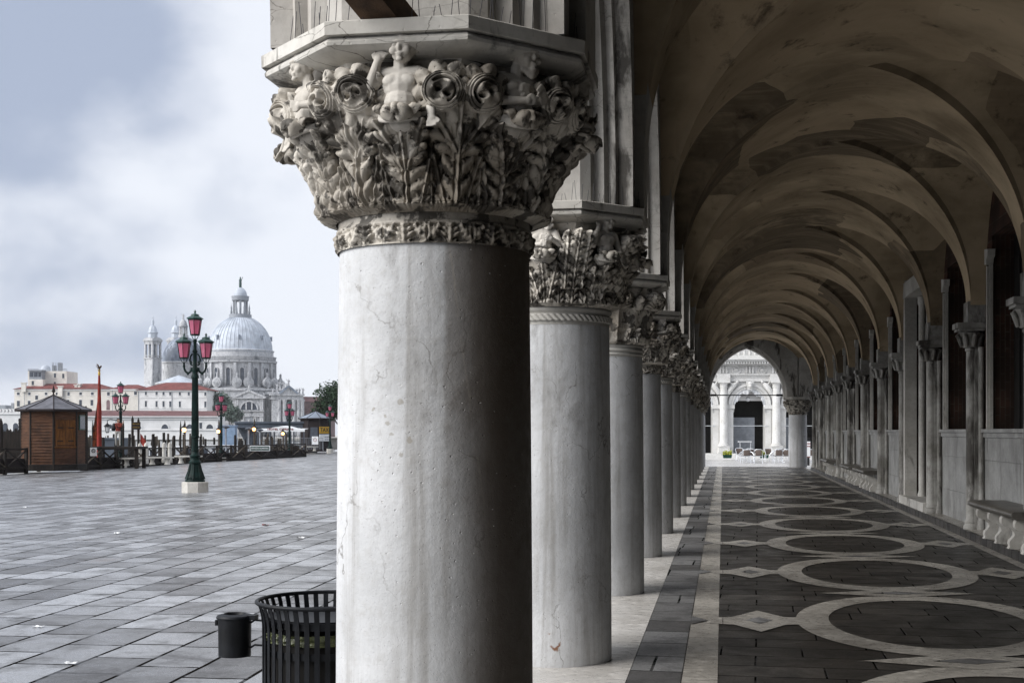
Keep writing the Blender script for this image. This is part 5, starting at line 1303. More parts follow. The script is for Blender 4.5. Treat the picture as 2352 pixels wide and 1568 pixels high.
for px in (57, 148, 259, 318.6, 395.5): MB().tube([(F.X(px),-.5,F.Z(896)),(F.X(px),-.5,F.Z(960))], .12, 5).build('downpipe', M['grey'], r)
# tower with observatory dome
F = Fr(108, 508)
r = F.root('observatory_tower', 'pale tower block with a grey observatory dome and roof antennas rising behind the long building', 'building')
b = MB(); clean_wall(b, F, 64, 153, 852, 900, 0, 13); b.build('wall', M['cream_far'], r)
b = MB(); b.box(F.X(73), F.X(107), -4.0, -.02, F.Z(900), F.Z(872)); b.build('annex', M['cream_far'], r)
b = MB(); b.box(F.X(75), F.X(104), -3.6, -.03, F.Z(871.9), F.Z(853)); b.box(F.X(73), F.X(106), -4.2, -.03, F.Z(852.9), F.Z(850)); b.build('glazed_room', M['grey'], r)
windows(M['cream_far'], r, F, [(76,84,856,866),(86,94,856,866),(96,102,856,866)], -3.62, False)
windows(M['cream_far'], r, F, [(69.5,75,859,868),(124,128.5,857,867),(143,147.5,858,868.5),(81,86.5,875,885),(124,128,877,883),(104,107,858,866)], -.0) if False else windows(M['cream_far'], r, F, [(124,128.5,857,867),(143,147.5,858,868.5),(124,128,877,883)], 0)
windows(M['cream_far'], r, F, [(81.5,86.5,875.5,885)], -4.0)
b = MB(); c = (F.X(98.5), 3, F.Z(848)); R_ = F.k*11
b.lathe([(R_,-F.k*6),(R_,0)]+[(R_*math.cos(a),R_*math.sin(a)) for a in [PI/2*i/8 for i in range(1,9)]], 24, c); b.build('dome', M['lead'], r, sharp=30)
for p0, p1, pt in ((113,120,838),(126,134,832)): MB().box(F.X(p0), F.X(p1), 3, 5, F.Z(852), F.Z(pt)).build('roof_hut', M['grey'], r)
b = MB()
for px in (115,118,123,130,133): MB().tube([(F.X(px),2.5,F.Z(852)),(F.X(px),2.5,F.Z(831))], .12, 5).build('antenna', M['grey'], r)
for pa, pb in ((64,88),(134,153)):
    b = MB()
    for i in range(9): px = pa+(pb-pa)*i/8; b.tube([(F.X(px),.1,F.Z(852)),(F.X(px),.1,F.Z(847))], .07, 4)
    b.tube([(F.X(pa),.1,F.Z(847)),(F.X(pb),.1,F.Z(847))], .08, 4); b.build('roof_railing', M['grey'], r)
# low customs building in front with arched windows
F = Fr(330, 470)
r = F.root('low_warehouse', 'long low white waterfront building with half round windows and a dull red roof', 'building')
b = MB(); clean_wall(b, F, 160, 500, 955.5, 1009, 0, 12); b.build('wall', M['white_far'], r)
b = MB(); x0, x1 = F.X(158), F.X(502); b.add([(x0,-.7,F.Z(955)),(x1,-.7,F.Z(956)),(x1,14,F.Z(942)),(x0,14,F.Z(941))], [(0,1,2,3)]); b.build('roof', M['tiles_dull'], r)
b = MB(); b.box(x0, x1, -.8, -.005, F.Z(957.5), F.Z(955.4)); b.box(x0, x1, -.35, -.006, F.Z(963), F.Z(961.6)); b.box(x0, x1, -.3, -.006, F.Z(988), F.Z(986.8)); b.build('cornice', M['white_far'], r)
for px in (253, 317, 379, 436, 482):
    b = MB(); R_ = F.k*8
    def halfring(b, R0, R1, y0, y1, n=12):
        p = [(F.X(px)+R1*math.cos(PI*i/n), F.Z(984)+R1*1.25*math.sin(PI*i/n)) for i in range(n+1)] + [(F.X(px)+R0*math.cos(PI*i/n), F.Z(984)+R0*1.25*math.sin(PI*i/n)) for i in range(n,-1,-1)]
        b.prismy(p, y0, y1)
    b.prismy([(F.X(px)+R_*math.cos(PI*i/12), F.Z(984)+R_*1.25*math.sin(PI*i/12)) for i in range(13)], -.06, -.03); o = b.build('window', M['glass_far'], r, sharp=0)
    b = MB(); halfring(b, R_, R_*1.35, -.2, -.007); b.build('arch_trim', M['white_far'], o, sharp=0)
windows(M['white_far'], r, F, [(458,464,970,984)], 0)
# far left crenellated wall and house
F = Fr(20, 470)
r = F.root('crenellated_wall', 'low white waterfront wall with a crenellated top at the far left edge', 'wall')
b = MB(); clean_wall(b, F, -60, 62, 946, 1009, 0, 6); b.build('wall', M['white_far'], r)
b = MB()
for i in range(15): b.prismy([(F.X(-58+i*8),F.Z(946)),(F.X(-54+i*8),F.Z(946)),(F.X(-53+i*8),F.Z(938)),(F.X(-56+i*8),F.Z(941)),(F.X(-59+i*8),F.Z(938))], -.2, .8)
b.box(F.X(-60), F.X(62), -.4, -.01, F.Z(951), F.Z(948)); b.build('battlement', M['white_far'], r)
for px in (12, 36):
    b = MB(); b.prismy([(F.X(px-6),F.Z(1004)),(F.X(px+6),F.Z(1004))]+[(F.X(px)+F.k*6*math.cos(a),F.Z(978)+F.k*7*math.sin(a)) for a in [PI*i/10 for i in range(11)]], -.06, -.03); b.build('window', M['glass_far'], r, sharp=0)
F = Fr(0, 640)
r = F.root('distant_block', 'grey flat topped block far off at the left edge above the crenellated wall', 'building')
b = MB(); clean_wall(b, F, -30, 12, 930, 1000, 0, 8); clean_wall(b, F, 22, 27, 925, 1000, 2, 6); b.build('wall', M['grey'], r)

# ---------------------------------------------------------------- the domed church
DS = 575
F = Fr(552, DS)
ch = F.root('domed_church', 'great pale stone church with a huge grey hemispherical dome, scrolls and statues across the water', 'church')
k = F.k; c0 = (0, 16, 0)
ST = M['salute']
Fd = Fr(552, 591); kd = Fd.k; c0 = (-3.33, 16, 0)
# main dome
zd = Fd.Z(806)
b = MB(); Rr = 72*kd
prof = [(Rr*math.cos(a), zd+82*kd*math.sin(a)*.98) for a in [R(88)*i/22 for i in range(20)]]
b.lathe(prof, 64, c0); b.lathe([(Rr*1.05,zd-4*kd),(Rr*1.06,zd-1*kd),(Rr,zd+.5)], 48, c0)
dm = b.build('dome', M['lead'], ch, sharp=30)
b = MB()
for j in range(48):
    a = 2*PI*j/48; b.tube([(c0[0]+(r_+.02)*math.cos(a), c0[1]+(r_+.02)*math.sin(a), z) for r_, z in prof[::2]], .20, 4, False)
b.build('dome_rib', M['lead'], dm, sharp=0)['kind'] = 'stuff'
b = MB()
for j in range(8):
    a = -PI/2+.18+j*PI/4; rr_, zz_ = Rr*.95, zd+27*kd
    b.M = Matrix.Translation((c0[0]+rr_*math.cos(a), c0[1]+rr_*math.sin(a), zz_)) @ Matrix.Rotation(a+PI/2, 4, 'Z'); b.box(-.3,.3,-.75,.6,-.8,.8); b.prismy([(-.45,.8),(.45,.8),(0,1.3)], -.8, .6)
b.M = None; b.build('dormer', M['lead_dark'], dm)
# lantern
z0 = Fd.Z(727)
b = MB(); b.lathe([(26*kd,z0-1),(26*kd,z0+4*kd),(24*kd,z0+4.2*kd),(24*kd,z0+5*kd),(17*kd,z0+5.2*kd)], 16, c0); b.lathe([(16.5*kd,Fd.Z(692)),(19.5*kd,Fd.Z(690)),(19.5*kd,Fd.Z(686)),(20.5*kd,Fd.Z(682.5)),(20.5*kd,Fd.Z(680.5)),(16*kd,Fd.Z(680))], 16, c0)
for j in range(8):
    a = j*PI/4+.2; b.tube([(c0[0]+14.5*kd*math.cos(a), c0[1]+14.5*kd*math.sin(a), z0), (c0[0]+14.5*kd*math.cos(a), c0[1]+14.5*kd*math.sin(a), Fd.Z(688))], 2.6*kd, 8)
    b.lathe([(2.2*kd,0),(2.6*kd,6*kd),(1.4*kd,9*kd),(2*kd,14*kd),(.5*kd,20*kd),(0,26*kd)], 8, (c0[0]+22*kd*math.cos(a+.39), c0[1]+22*kd*math.sin(a+.39), z0+5*kd))
b.lathe([(10*kd,z0),(10*kd,z0+4*kd)], 12, c0); b.build('lantern', M['grey'], ch, sharp=40)
b = MB(); b.lathe([(15.5*kd*math.cos(a), Fd.Z(680)+20*kd*math.sin(a)) for a in [PI/2*i/10 for i in range(11)]], 24, c0); b.build('lantern_dome', M['lead'], ch)
b = MB(); zs_ = Fd.Z(661); b.lathe([(3.6*kd,0),(3*kd,3*kd),(3.4*kd,5*kd)], 8, (c0[0],c0[1],zs_)); b.lathe([(3*kd,5*kd),(3.4*kd,9*kd),(2.8*kd,14*kd),(3.4*kd,18*kd),(1.4*kd,20.5*kd),(1.8*kd,22.5*kd),(1*kd,25*kd),(0,25.6*kd)], 8, (c0[0],c0[1],zs_)); b.tube([(c0[0]+2*kd,c0[1],zs_+17*kd),(c0[0]+6*kd,c0[1],zs_+25*kd)], .7*kd, 5); b.build('crowning_statue', M['green_top'], ch)
# drum
b = MB(); b.lathe([(77*kd,Fd.Z(895)),(77*kd,Fd.Z(836)),(83*kd,Fd.Z(834.5)),(84*kd,Fd.Z(830)),(80*kd,Fd.Z(829.5)),(80*kd,Fd.Z(821)),(79*kd,Fd.Z(820.8)),(75*kd,Fd.Z(820.5)),(75*kd,Fd.Z(809)),(77*kd,Fd.Z(808)),(77*kd,Fd.Z(806)),(74*kd,Fd.Z(805))], 32, c0)
b.build('drum', ST, ch, sharp=30)
b = MB()
for j in range(110):
    a = PI+PI*j/110; b.cbox(c0[0]+81.5*kd*math.cos(a), c0[1]+81.5*kd*math.sin(a), Fd.Z(829), .28, .28, 6.5*kd)
b.lathe([(80.6*kd,Fd.Z(822.3)),(82.4*kd,Fd.Z(822.3)),(82.4*kd,Fd.Z(820.6)),(80.6*kd,Fd.Z(820.6))], 48, c0); b.build('balustrade', ST, ch)['kind'] = 'stuff'
wa_ = MB
for j in range(16):
    a = -PI/2+(j+.5)*PI/8+.06
    if math.sin(a) > .2: continue
    m = Matrix.Translation((c0[0]+76.6*kd*math.cos(a), c0[1]+76.6*kd*math.sin(a), 0)) @ Matrix.Rotation(a+PI/2, 4, 'Z')
    b = MB(); b.M = m; w_ = 4.6*kd
    b.prismy([(-w_,Fd.Z(886)),(w_,Fd.Z(886))]+[(w_*math.cos(t),Fd.Z(852)+w_*math.sin(t)) for t in [PI*i/10 for i in range(11)]], -.45, -.30); o = b.build('window', M['glass_far'], ch, sharp=0)
    b = MB(); b.M = m; n = 10
    p_ = [(w_*1.28,Fd.Z(886))]+[(w_*1.28*math.cos(PI*i/n),Fd.Z(852)+w_*1.28*math.sin(PI*i/n)) for i in range(n+1)]+[(-w_*1.28,Fd.Z(886)),(-w_,Fd.Z(886))]+[(w_*math.cos(PI*i/n),Fd.Z(852)+w_*math.sin(PI*i/n)) for i in range(n,-1,-1)]+[(w_,Fd.Z(886))]
    b.prismy(p_, -.75, -.05); b.build('window_trim', ST, o, sharp=0)
b = MB()
for j in range(16):
    a = -PI/2+j*PI/8+.06; b.M = Matrix.Translation((c0[0]+77*kd*math.cos(a), c0[1]+77*kd*math.sin(a), 0)) @ Matrix.Rotation(a+PI/2, 4, 'Z'); b.box(-3.2*kd,3.2*kd,-1.0,.3,Fd.Z(895),Fd.Z(836))
b.M = None; b.build('drum_pilaster', ST, ch)
# great scrolls with statues
def scroll(a, rad, zc, size=11.5):
    m = Matrix.Translation((c0[0]+rad*kd*math.cos(a), c0[1]+rad*kd*math.sin(a), 0)) @ Matrix.Rotation(a+PI/2, 4, 'Z')
    b = MB(); b.M = m @ Matrix.Translation((0, 0, Fd.Z(zc))) @ Matrix.Rotation(PI/2, 4, 'Y')
    s_ = size*kd; th = 6*kd
    for rr_, dy in ((s_,0),(s_*.72,.35),(s_*.45,.7),(s_*.2,1.0)):
        b.prismy([(rr_*math.cos(t), rr_*math.sin(t)) for t in [2*PI*i/20 for i in range(20)]], -th/2-dy, th/2+dy)
    b.build('scroll', ST, ch, sharp=40)
    b = MB(); b.M = m; statue(b, 0, 0, Fd.Z(zc)+s_*.95, 13*kd); b.build('statue', ST, ch)
def statue(b, x, y, z, h):
    b.box(x-h*.16,x+h*.16,y-h*.16,y+h*.16,z-.5,z+h*.14)
    b.lathe([(h*.13,h*.14),(h*.16,h*.25),(h*.12,h*.45),(h*.17,h*.68),(h*.15,h*.78),(h*.05,h*.83)], 8, (x,y,z), sy=.75); b.ell((x+h*.02,y,z+h*.90),(h*.065,h*.065,h*.09),8,6)
    b.tube([(x+h*.15,y,z+h*.75),(x+h*.22,y-h*.05,z+h*.60),(x+h*.12,y-h*.12,z+h*.52)], h*.045, 5); b.tube([(x-h*.15,y,z+h*.75),(x-h*.24,y,z+h*.82),(x-h*.26,y,z+h*.96)], h*.04, 5)
for j in range(8):
    for d in (-.14, .14):
        a = -PI/2+.26+j*PI/4+d
        if math.sin(a) > .45: continue
        scroll(a, 92, 881)
# lower body
b = MB(); b.lathe([(108*kd,0),(108*kd,Fd.Z(901)),(112*kd,Fd.Z(899)),(112*kd,Fd.Z(896)),(100*kd,Fd.Z(894)),(78*kd,Fd.Z(889))], 8, c0, ph=PI/8); b.lathe([(109*kd,Fd.Z(915)),(113*kd,Fd.Z(914)),(113*kd,Fd.Z(912)),(109*kd,Fd.Z(911))], 8, c0, ph=PI/8); b.build('lower_wall', ST, ch, sharp=20)
# side chapel front with pediment and lunette
def chapel(xc, w, depth, rot, top=898.5):
    e = empty('chapel_front', (F.X(xc), depth, 0), R(rot), parent=ch)
    hw = w*k/2; b = MB()
    b.box(-hw,hw,0,12,0,F.Z(914)); b.build('chapel_wall', ST, e)
    b = MB(); b.prismy([(-hw*1.12,F.Z(914)),(hw*1.12,F.Z(914)),(0,F.Z(top))], -.5, 6); b.build('pediment', ST, e)
    b = MB(); b.bar((-hw*1.16,-.6,F.Z(913.5)),(0,-.6,F.Z(top-1.2)), .8, .9); b.bar((hw*1.16,-.6,F.Z(913.5)),(0,-.6,F.Z(top-1.2)), .8, .9); b.box(-hw*1.16,hw*1.16,-1.1,-.02,F.Z(915.5),F.Z(913.6)); b.box(-hw*1.08,hw*1.08,-.9,-.02,F.Z(944.5),F.Z(942.6)); b.box(-hw*1.04,hw*1.04,-.6,-.02,F.Z(957),F.Z(955)); b.build('cornice', ST, e)
    lw = hw*.56; b = MB(); b.prismy([(lw*math.cos(PI*i/16),F.Z(941)+lw*math.sin(PI*i/16)) for i in range(17)], -.12, -.05); o = b.build('lunette_window', M['glass_far'], e, sharp=0)
    b = MB(); n = 16; p_ = [(lw*1.2*math.cos(PI*i/n),F.Z(941)+lw*1.2*math.sin(PI*i/n)) for i in range(n+1)]+[(lw*math.cos(PI*i/n),F.Z(941)+lw*math.sin(PI*i/n)) for i in range(n,-1,-1)]; b.prismy(p_, -.5, -.04)
    for s in (-1,1): b.box(s*lw*.36-.28,s*lw*.36+.28,-.4,-.121,F.Z(941),F.Z(941)+lw*.92)
    b.build('lunette_trim', ST, o, sharp=0)
    b = MB()
    for s in (-1,1):
        for q_ in (.93,.80): b.box(s*hw*q_-hw*.055,s*hw*q_+hw*.055,-.35,-.021,F.Z(942),F.Z(916)); b.box(s*hw*q_-hw*.06,s*hw*q_+hw*.06,-.45,-.021,0,F.Z(957))
        b.box(s*hw*.42-hw*.06,s*hw*.42+hw*.06,-.45,-.021,0,F.Z(957))
    b.ell((0,-.3,F.Z(907)),(.9,.3,.9),12,8); b.build('pilaster', ST, e)
    b = MB(); b.prismy([(1.5*math.cos(PI*i/10),F.Z(962)+1.5*math.sin(PI*i/10)) for i in range(11)]+[(-1.5,F.Z(974)),(1.5,F.Z(974))], -.10, -.04); o = b.build('niche', M['grey'], e, sharp=0)
    b = MB(); statue(b, 0, -.5, F.Z(974), 2.6); b.build('statue', ST, e)
    for s, z_, h in ((0,top-1,14),(-1,912.5,11),(1,912.5,11)):
        b = MB(); statue(b, s*hw*1.05, 0, F.Z(z_), h*k); b.build('statue', ST, e)
chapel(577, 65, -4.5, 0)
chapel(478, 58, 4, -38, 899)
# main front turned to the right
e = empty('main_front', (F.X(660), -1.0, 0), R(14), parent=ch)
hw = 35*k; b = MB(); b.box(-hw,hw,0,10,0,F.Z(905)); b.build('front_wall', ST, e)
b = MB(); b.box(-hw*1.08,hw*1.08,-2.4,10.2,F.Z(917.5),F.Z(914)); b.box(-hw*1.12,hw*1.12,-2.8,10.4,F.Z(908.5),F.Z(904.8)); b.box(-hw*1.03,hw*1.03,-2.2,-.01,F.Z(913.9),F.Z(908.6)); b.box(-hw*1.05,hw*1.05,-1.4,-.01,F.Z(944),F.Z(942)); b.build('entablature', ST, e)
b = MB(); b.prismy([(-hw*.45,F.Z(904.7)),(hw*.62,F.Z(904.7)),(hw*.08,F.Z(888))], -2.6, 6); b.build('pediment', ST, e)
b = MB(); b.bar((-hw*.52,-2.8,F.Z(904)),(hw*.08,-2.8,F.Z(887)), .9, .9); b.bar((hw*.68,-2.8,F.Z(904)),(hw*.08,-2.8,F.Z(887)), .9, .9); b.build('pediment_cornice', M['lead_dark'], e)
for q_ in (-.52,-.18,.42,.72,.97):
    b = MB(); b.lathe([(1.15,0),(1.15,F.Z(970)),(.95,F.Z(968)),(.85,F.Z(926)),(1.2,F.Z(918)),(1.2,F.Z(917.6))], 12, (hw*q_,-1.6,0)); b.build('column', ST, e, sharp=40)
b = MB(); b.box(-hw*1.0,-hw*.62,-2.0,-.01,0,F.Z(917.6)); b.build('corner_pier', ST, e)
b = MB(); b.prismy([(hw*.12-2.0,0),(hw*.12+2.0,0)]+[(hw*.12+2.0*math.cos(PI*i/10),F.Z(930)+2.0*math.sin(PI*i/10)) for i in range(11)], -.12, -.03); b.build('doorway', M['glass_far'], e, sharp=0)
b = MB()
for q_ in (-.35,.57,.85):
    for zz_ in (925,947): b.prismy([(hw*q_+.9*math.cos(PI*i/8),F.Z(zz_)+.9*math.sin(PI*i/8)) for i in range(9)]+[(hw*q_-.9,F.Z(zz_+12)),(hw*q_+.9,F.Z(zz_+12))], -.10, -.03)
b.build('niche', M['grey'], e, sharp=0)
for q_, y_, z_, h in [(q_, -.6, zz_, 2.3) for q_ in (-.35,.57,.85) for zz_ in (937,959)] + [(q_, -1, z_, h*k) for q_, z_, h in ((-.9,904.5,14),(.08,886.5,17),(.62,904.5,13),(.80,904.5,14),(1.02,904.5,15))]:
    b = MB(); statue(b, hw*q_, y_, F.Z(z_), h); b.build('statue', ST, e)
b = MB(); b.box(F.X(596), F.X(640), 2, 14, 0, F.Z(905)); b.box(F.X(594), F.X(642), 1.4, 14.5, F.Z(904.9), F.Z(899)); b.build('link_wall', ST, ch)
for px, zz_, h in ((633,896,17),(640,893,19),(648,890,17),(654,893,15),(612,893,12),(590,893,12)):
    b = MB(); statue(b, F.X(px), 4, F.Z(zz_), h*k); b.build('roof_statue', ST, ch)
# apse dome and low conical roof
F2 = Fr(421, 605)
k2 = F2.k
def off(px, dy, py): p = at(px, 605); return p
ap_ = F2.root('apse_dome', 'smaller church dome of patched dark lead with pale lantern, left of the great dome', 'dome')
b = MB(); b.lathe([(48*k2*math.cos(a), F2.Z(833)+60*k2*math.sin(a)) for a in [R(84)*i/16 for i in range(17)]], 40)
t = NT('patched_lead', .55, .4); ck = t.n.new('ShaderNodeTexBrick'); 
vv_ = t.n.new('ShaderNodeVectorMath'); sepn = t.n.new('ShaderNodeSeparateXYZ'); t.l.new(t.tc.outputs['Object'], sepn.inputs[0])
at2 = t.math('ARCTAN2', sepn.outputs[1], sepn.outputs[0]); cmb = t.n.new('ShaderNodeCombineXYZ'); t.l.new(t.math('MULTIPLY', at2, 8.0), cmb.inputs[0]); t.l.new(sepn.outputs[2], cmb.inputs[1])
t.l.new(cmb.outputs[0], ck.inputs['Vector']); ck.inputs['Scale'].default_value = 1; ck.inputs['Brick Width'].default_value = .9; ck.inputs['Row Height'].default_value = 1.5; ck.inputs['Mortar Size'].default_value = .03
ck.inputs['Color1'].default_value = (.06,.075,.105,1); ck.inputs['Color2'].default_value = (.30,.34,.41,1); ck.inputs['Mortar'].default_value = (.12,.14,.18,1)
t.color(t.mix(t.ramp(t.noise(t.pos(), .12, 3), .42, .60), (.10,.12,.16), ck.outputs[0])); M['patched'] = t.m
b.build('dome', M['patched'], ap_)
b = MB(); b.lathe([(48*k2,F2.Z(900)),(48*k2,F2.Z(836)),(50*k2,F2.Z(835)),(50*k2,F2.Z(832)),(47*k2,F2.Z(831))], 24); b.build('drum', ST, ap_, sharp=30)
b = MB(); b.lathe([(12*k2,F2.Z(776)),(12*k2,F2.Z(770)),(8*k2,F2.Z(769))], 12); b.lathe([(9*k2,F2.Z(752)),(11*k2,F2.Z(750)),(11*k2,F2.Z(748)),(9*k2,F2.Z(747)),(8*k2,F2.Z(740)),(3*k2,F2.Z(734)),(1.5*k2,F2.Z(732))], 12)
for j in range(8): a = j*PI/4; b.tube([(8.5*k2*math.cos(a),8.5*k2*math.sin(a),F2.Z(770)),(8.5*k2*math.cos(a),8.5*k2*math.sin(a),F2.Z(751))], 1.5*k2, 6)
statue(b, 0, 0, F2.Z(734), 14*k2); b.build('lantern', ST, ap_, sharp=40)
F3 = Fr(395, 560); k3 = F3.k
r = F3.root('round_chapel', 'low round pale chapel with a shallow grey conical roof beside the bell tower', 'building')
b = MB(); b.lathe([(52*k3,0),(52*k3,F3.Z(882)),(55*k3,F3.Z(880)),(55*k3,F3.Z(877.5)),(50*k3,F3.Z(877))], 32, (0,12,0)); b.build('wall', ST, r, sharp=30)
b = MB(); b.lathe([(54.5*k3,F3.Z(877.4)),(5*k3,F3.Z(860)),(0,F3.Z(858))], 16, (0,12,0)); b.build('roof', M['lead'], r, sharp=12)
# bell towers
def campanile(xc, D, label, base=940):
    F_ = Fr(xc, D); kk = F_.k
    r = F_.root('bell_tower', label, 'bell tower', 'pair of church bell towers', rot=-32)
    w_ = 13.6*kk; b = MB(); b.box(-w_,w_,-w_,w_,0,F_.Z(824)); 
    for sx in (-1,1):
        for sy in (-1,1): b.box(sx*w_*.78-w_*.22-.01, sx*w_*.78+w_*.22+.03, sy*w_*.78-w_*.22-.03, sy*w_*.78+w_*.22+.03, 0, F_.Z(826))
    b.build('tower_wall', ST, r)
    b = MB()
    for z0, z1, g in ((824,821,1.12),(818,816.5,1.04),(786,783.5,1.06),(783.4,781,1.18)): b.box(-w_*g,w_*g,-w_*g,w_*g,F_.Z(z0),F_.Z(z1))
    b.build('cornice', ST, r)
    b = MB()
    for sx in (-1,1):
        for sy in (-1,1): b.box(sx*w_*.84-w_*.16,sx*w_*.84+w_*.16,sy*w_*.84-w_*.16,sy*w_*.84+w_*.16,F_.Z(821),F_.Z(786))
    for s in (-1,1):
        for q_ in (0,):
            b.box(-w_*.10,w_*.10,s*w_*.84-w_*.1,s*w_*.84+w_*.1,F_.Z(821),F_.Z(786)); b.box(s*w_*.84-w_*.1,s*w_*.84+w_*.1,-w_*.10,w_*.10,F_.Z(821),F_.Z(786))
        b.box(-w_*.9,w_*.9,s*w_*.9-w_*.1,s*w_*.9+w_*.1,F_.Z(791),F_.Z(786)); b.box(s*w_*.9-w_*.1,s*w_*.9+w_*.1,-w_*.9,w_*.9,F_.Z(791),F_.Z(786))
    b.build('belfry', ST, r); b = MB(); b.box(-w_*.55,w_*.55,-w_*.55,w_*.55,F_.Z(820.9),F_.Z(790)); b.build('belfry_opening', M['lead_dark'], r)
    b = MB()
    for s in (0,1):
        m = Matrix.Rotation(s*PI/2, 4, 'Z'); b.M = m
        for q_ in (-1,1): b.prismy([(w_*1.12*math.cos(PI*i/10), F_.Z(781)+w_*.42*math.sin(PI*i/10)) for i in range(11)], q_*w_*1.0-w_*.08, q_*w_*1.0+w_*.08)
    b.M = None; b.build('gable', ST, r)
    b = MB(); b.lathe([(11*kk,F_.Z(781)),(11*kk,F_.Z(766)),(13*kk,F_.Z(765)),(13*kk,F_.Z(763)),(10.5*kk,F_.Z(762))]+[(10.5*kk*math.cos(a), F_.Z(762)+16*kk*math.sin(a)) for a in [PI/2*i/8 for i in range(1,8)]]+[(3*kk,F_.Z(745)),(3.4*kk,F_.Z(738)),(3.6*kk,F_.Z(737)),(2*kk,F_.Z(734)),(.6*kk,F_.Z(733))], 8, ph=PI/8)
    b.tube([(0,0,F_.Z(734)),(0,0,F_.Z(726))], .22, 5); b.tube([(-2.2*kk,0,F_.Z(729)),(2.2*kk,0,F_.Z(729))], .2, 5); b.build('cupola', M['lead'], r, sharp=30)
campanile(351, 590, 'pale bell tower with arched belfry and grey cupola at the left of the church')
campanile(404, 640, 'second bell tower cupola mostly hidden behind the patched smaller dome')
# building right of the church
F = Fr(720, 590)
r = F.root('brick_building', 'plum coloured brick building with a red roof right of the church front', 'building')
b = MB(); clean_wall(b, F, 690, 760, 921, 1004, 0, 14); b.build('wall', M['brick_far'], r); b = MB(); x0, x1 = F.X(686), F.X(800)
b.add([(x0,-.6,F.Z(921)),(x1,-.6,F.Z(930)),(x1,14,F.Z(911)),(x0,14,F.Z(908.5))], [(0,1,2,3)]); b.add([(F.X(706),-7,F.Z(947)),(F.X(755),-7,F.Z(947)),(F.X(748),.2,F.Z(932)),(F.X(722),.2,F.Z(932))], [(0,1,2,3)]); b.build('roof', M['tiles_dull'], r, sharp=0)
b = MB(); b.box(F.X(708), F.X(753), -6.8, -.01, F.Z(1004), F.Z(947.2)); b.build('annex', M['brick_far'], r)

# ---------------------------------------------------------------- trees
def tree(name, loc, h, w, n, mat, label, seed, trunk=.35, shape='round', leaf_size=.5):
    r_ = random.Random(seed); root = empty(name, loc, 0, label, 'tree')
    t_ = MB(); th = h*(.30 if shape == 'round' else .45)
    t_.tube([(0,0,-.5),(.1*trunk,0,th*.5),(0,.1,th)], [trunk,trunk*.75,trunk*.6], 8)
    clumps = []
    for i in range(26):
        a = r_.uniform(0,2*PI); e = r_.uniform(-.35,1); rr = r_.uniform(.35,.92)
        c = Vector((w/2*rr*math.cos(a)*math.cos(e), w/2*rr*math.sin(a)*math.cos(e), h*.62+h*.34*rr*math.sin(e)))
        clumps.append((c, r_.uniform(.16,.30)*w)); 
        if i % 3 == 0: t_.tube([(0,0,th*.8), (c.x*.5,c.y*.5,(th+c.z)*.5), tuple(c)], [trunk*.4,trunk*.22,.03], 5)
    t_.build('trunk', M['bark'], root)
    b = MB()
    for i in range(n):
        c, cr = r_.choice(clumps); d = Vector((r_.gauss(0,1),r_.gauss(0,1),r_.gauss(0,.8))).normalized()*cr*r_.uniform(.4,1.05)
        p = c+d; u = Vector((r_.gauss(0,1),r_.gauss(0,1),r_.gauss(0,1))).normalized(); v_ = u.cross(Vector((r_.gauss(0,1),r_.gauss(0,1),r_.gauss(0,1)))).normalized(); s = leaf_size*r_.uniform(.5,1.1)
        b.add([p-u*s, p-v_*s*.5, p+u*s, p+v_*s*.5], [(0,1,2,3)])
    b.build('crown', mat, root, sharp=0)
def tree_px(px, D, ytop, ybase, wpx, *a, **kw):
    p = at(px, D, hz(ybase, D)); tree(a[0], tuple(p), (ybase-ytop)*D/3000, wpx*D/3000, *a[1:], **kw)
tree_px(505, 515, 897, 1005, 62, 'leafy_tree', 4200, M['leaf'], 'hazy grey green tree between the long building and the church', 3, leaf_size=.75)
tree_px(528, 500, 925, 1005, 46, 'leafy_tree', 3000, M['leaf'], 'smaller grey green tree in front of the church corner', 4, leaf_size=.7)
tree_px(487, 520, 905, 1005, 40, 'leafy_tree', 2500, M['leaf'], 'grey green tree close against the end of the long building', 5, leaf_size=.75)
tree_px(788, 190, 877, 1022, 118, 'pine_tree', 16000, M['leaf_dark'], 'dark green bushy pine rising beside the foreground column', 6, leaf_size=.26)

# ---------------------------------------------------------------- the library across the small square
DL = 92
zg = gz(1, 92)
L = Fr(1721, DL, zg)
lib = L.root('library', 'white stone Renaissance arcade with engaged columns and a roundel frieze seen through the far arch', 'building')
kl = L.k
WH = stone('white_facade_stone', (.80,.79,.77), (.66,.65,.62), (.22,.20,.18), st=(.62,.8), sscale=2.2, bump=.2, pits=False)
bays = range(-2, 4)
BW = 3.7
def arch_piece(b, x0, x1, R_, zsp, ztop, y0, y1, n=18):
    xc = (x0+x1)/2
    b.prismy([(x1,zsp)]+[(x1,ztop),(x0,ztop),(x0,zsp)]+[(xc-R_*math.cos(PI*i/n), zsp+R_*math.sin(PI*i/n)) for i in range(n+1)], y0, y1)
zcap, zimp = L.Z(876), L.Z(929.5)
steps = MB(); steps.box(-14, 16, -1.5, 9, -.2, .14); steps.box(-14, 16, -1.0, 9, .14, .28); steps.box(-14, 16, -.6, 9, .28, .42); steps.build('steps', WH, lib, sharp=0)
def med(b, x, z, r_, y):
    b.M = Matrix.Translation((x,y,z)) @ Matrix.Rotation(PI/2, 4, 'X'); b.lathe([(r_,-.05),(r_,.04),(r_*.82,.06),(r_*.78,.01),(r_*.5,.0),(r_*.35,.06),(0,.08)], 20); b.M = None
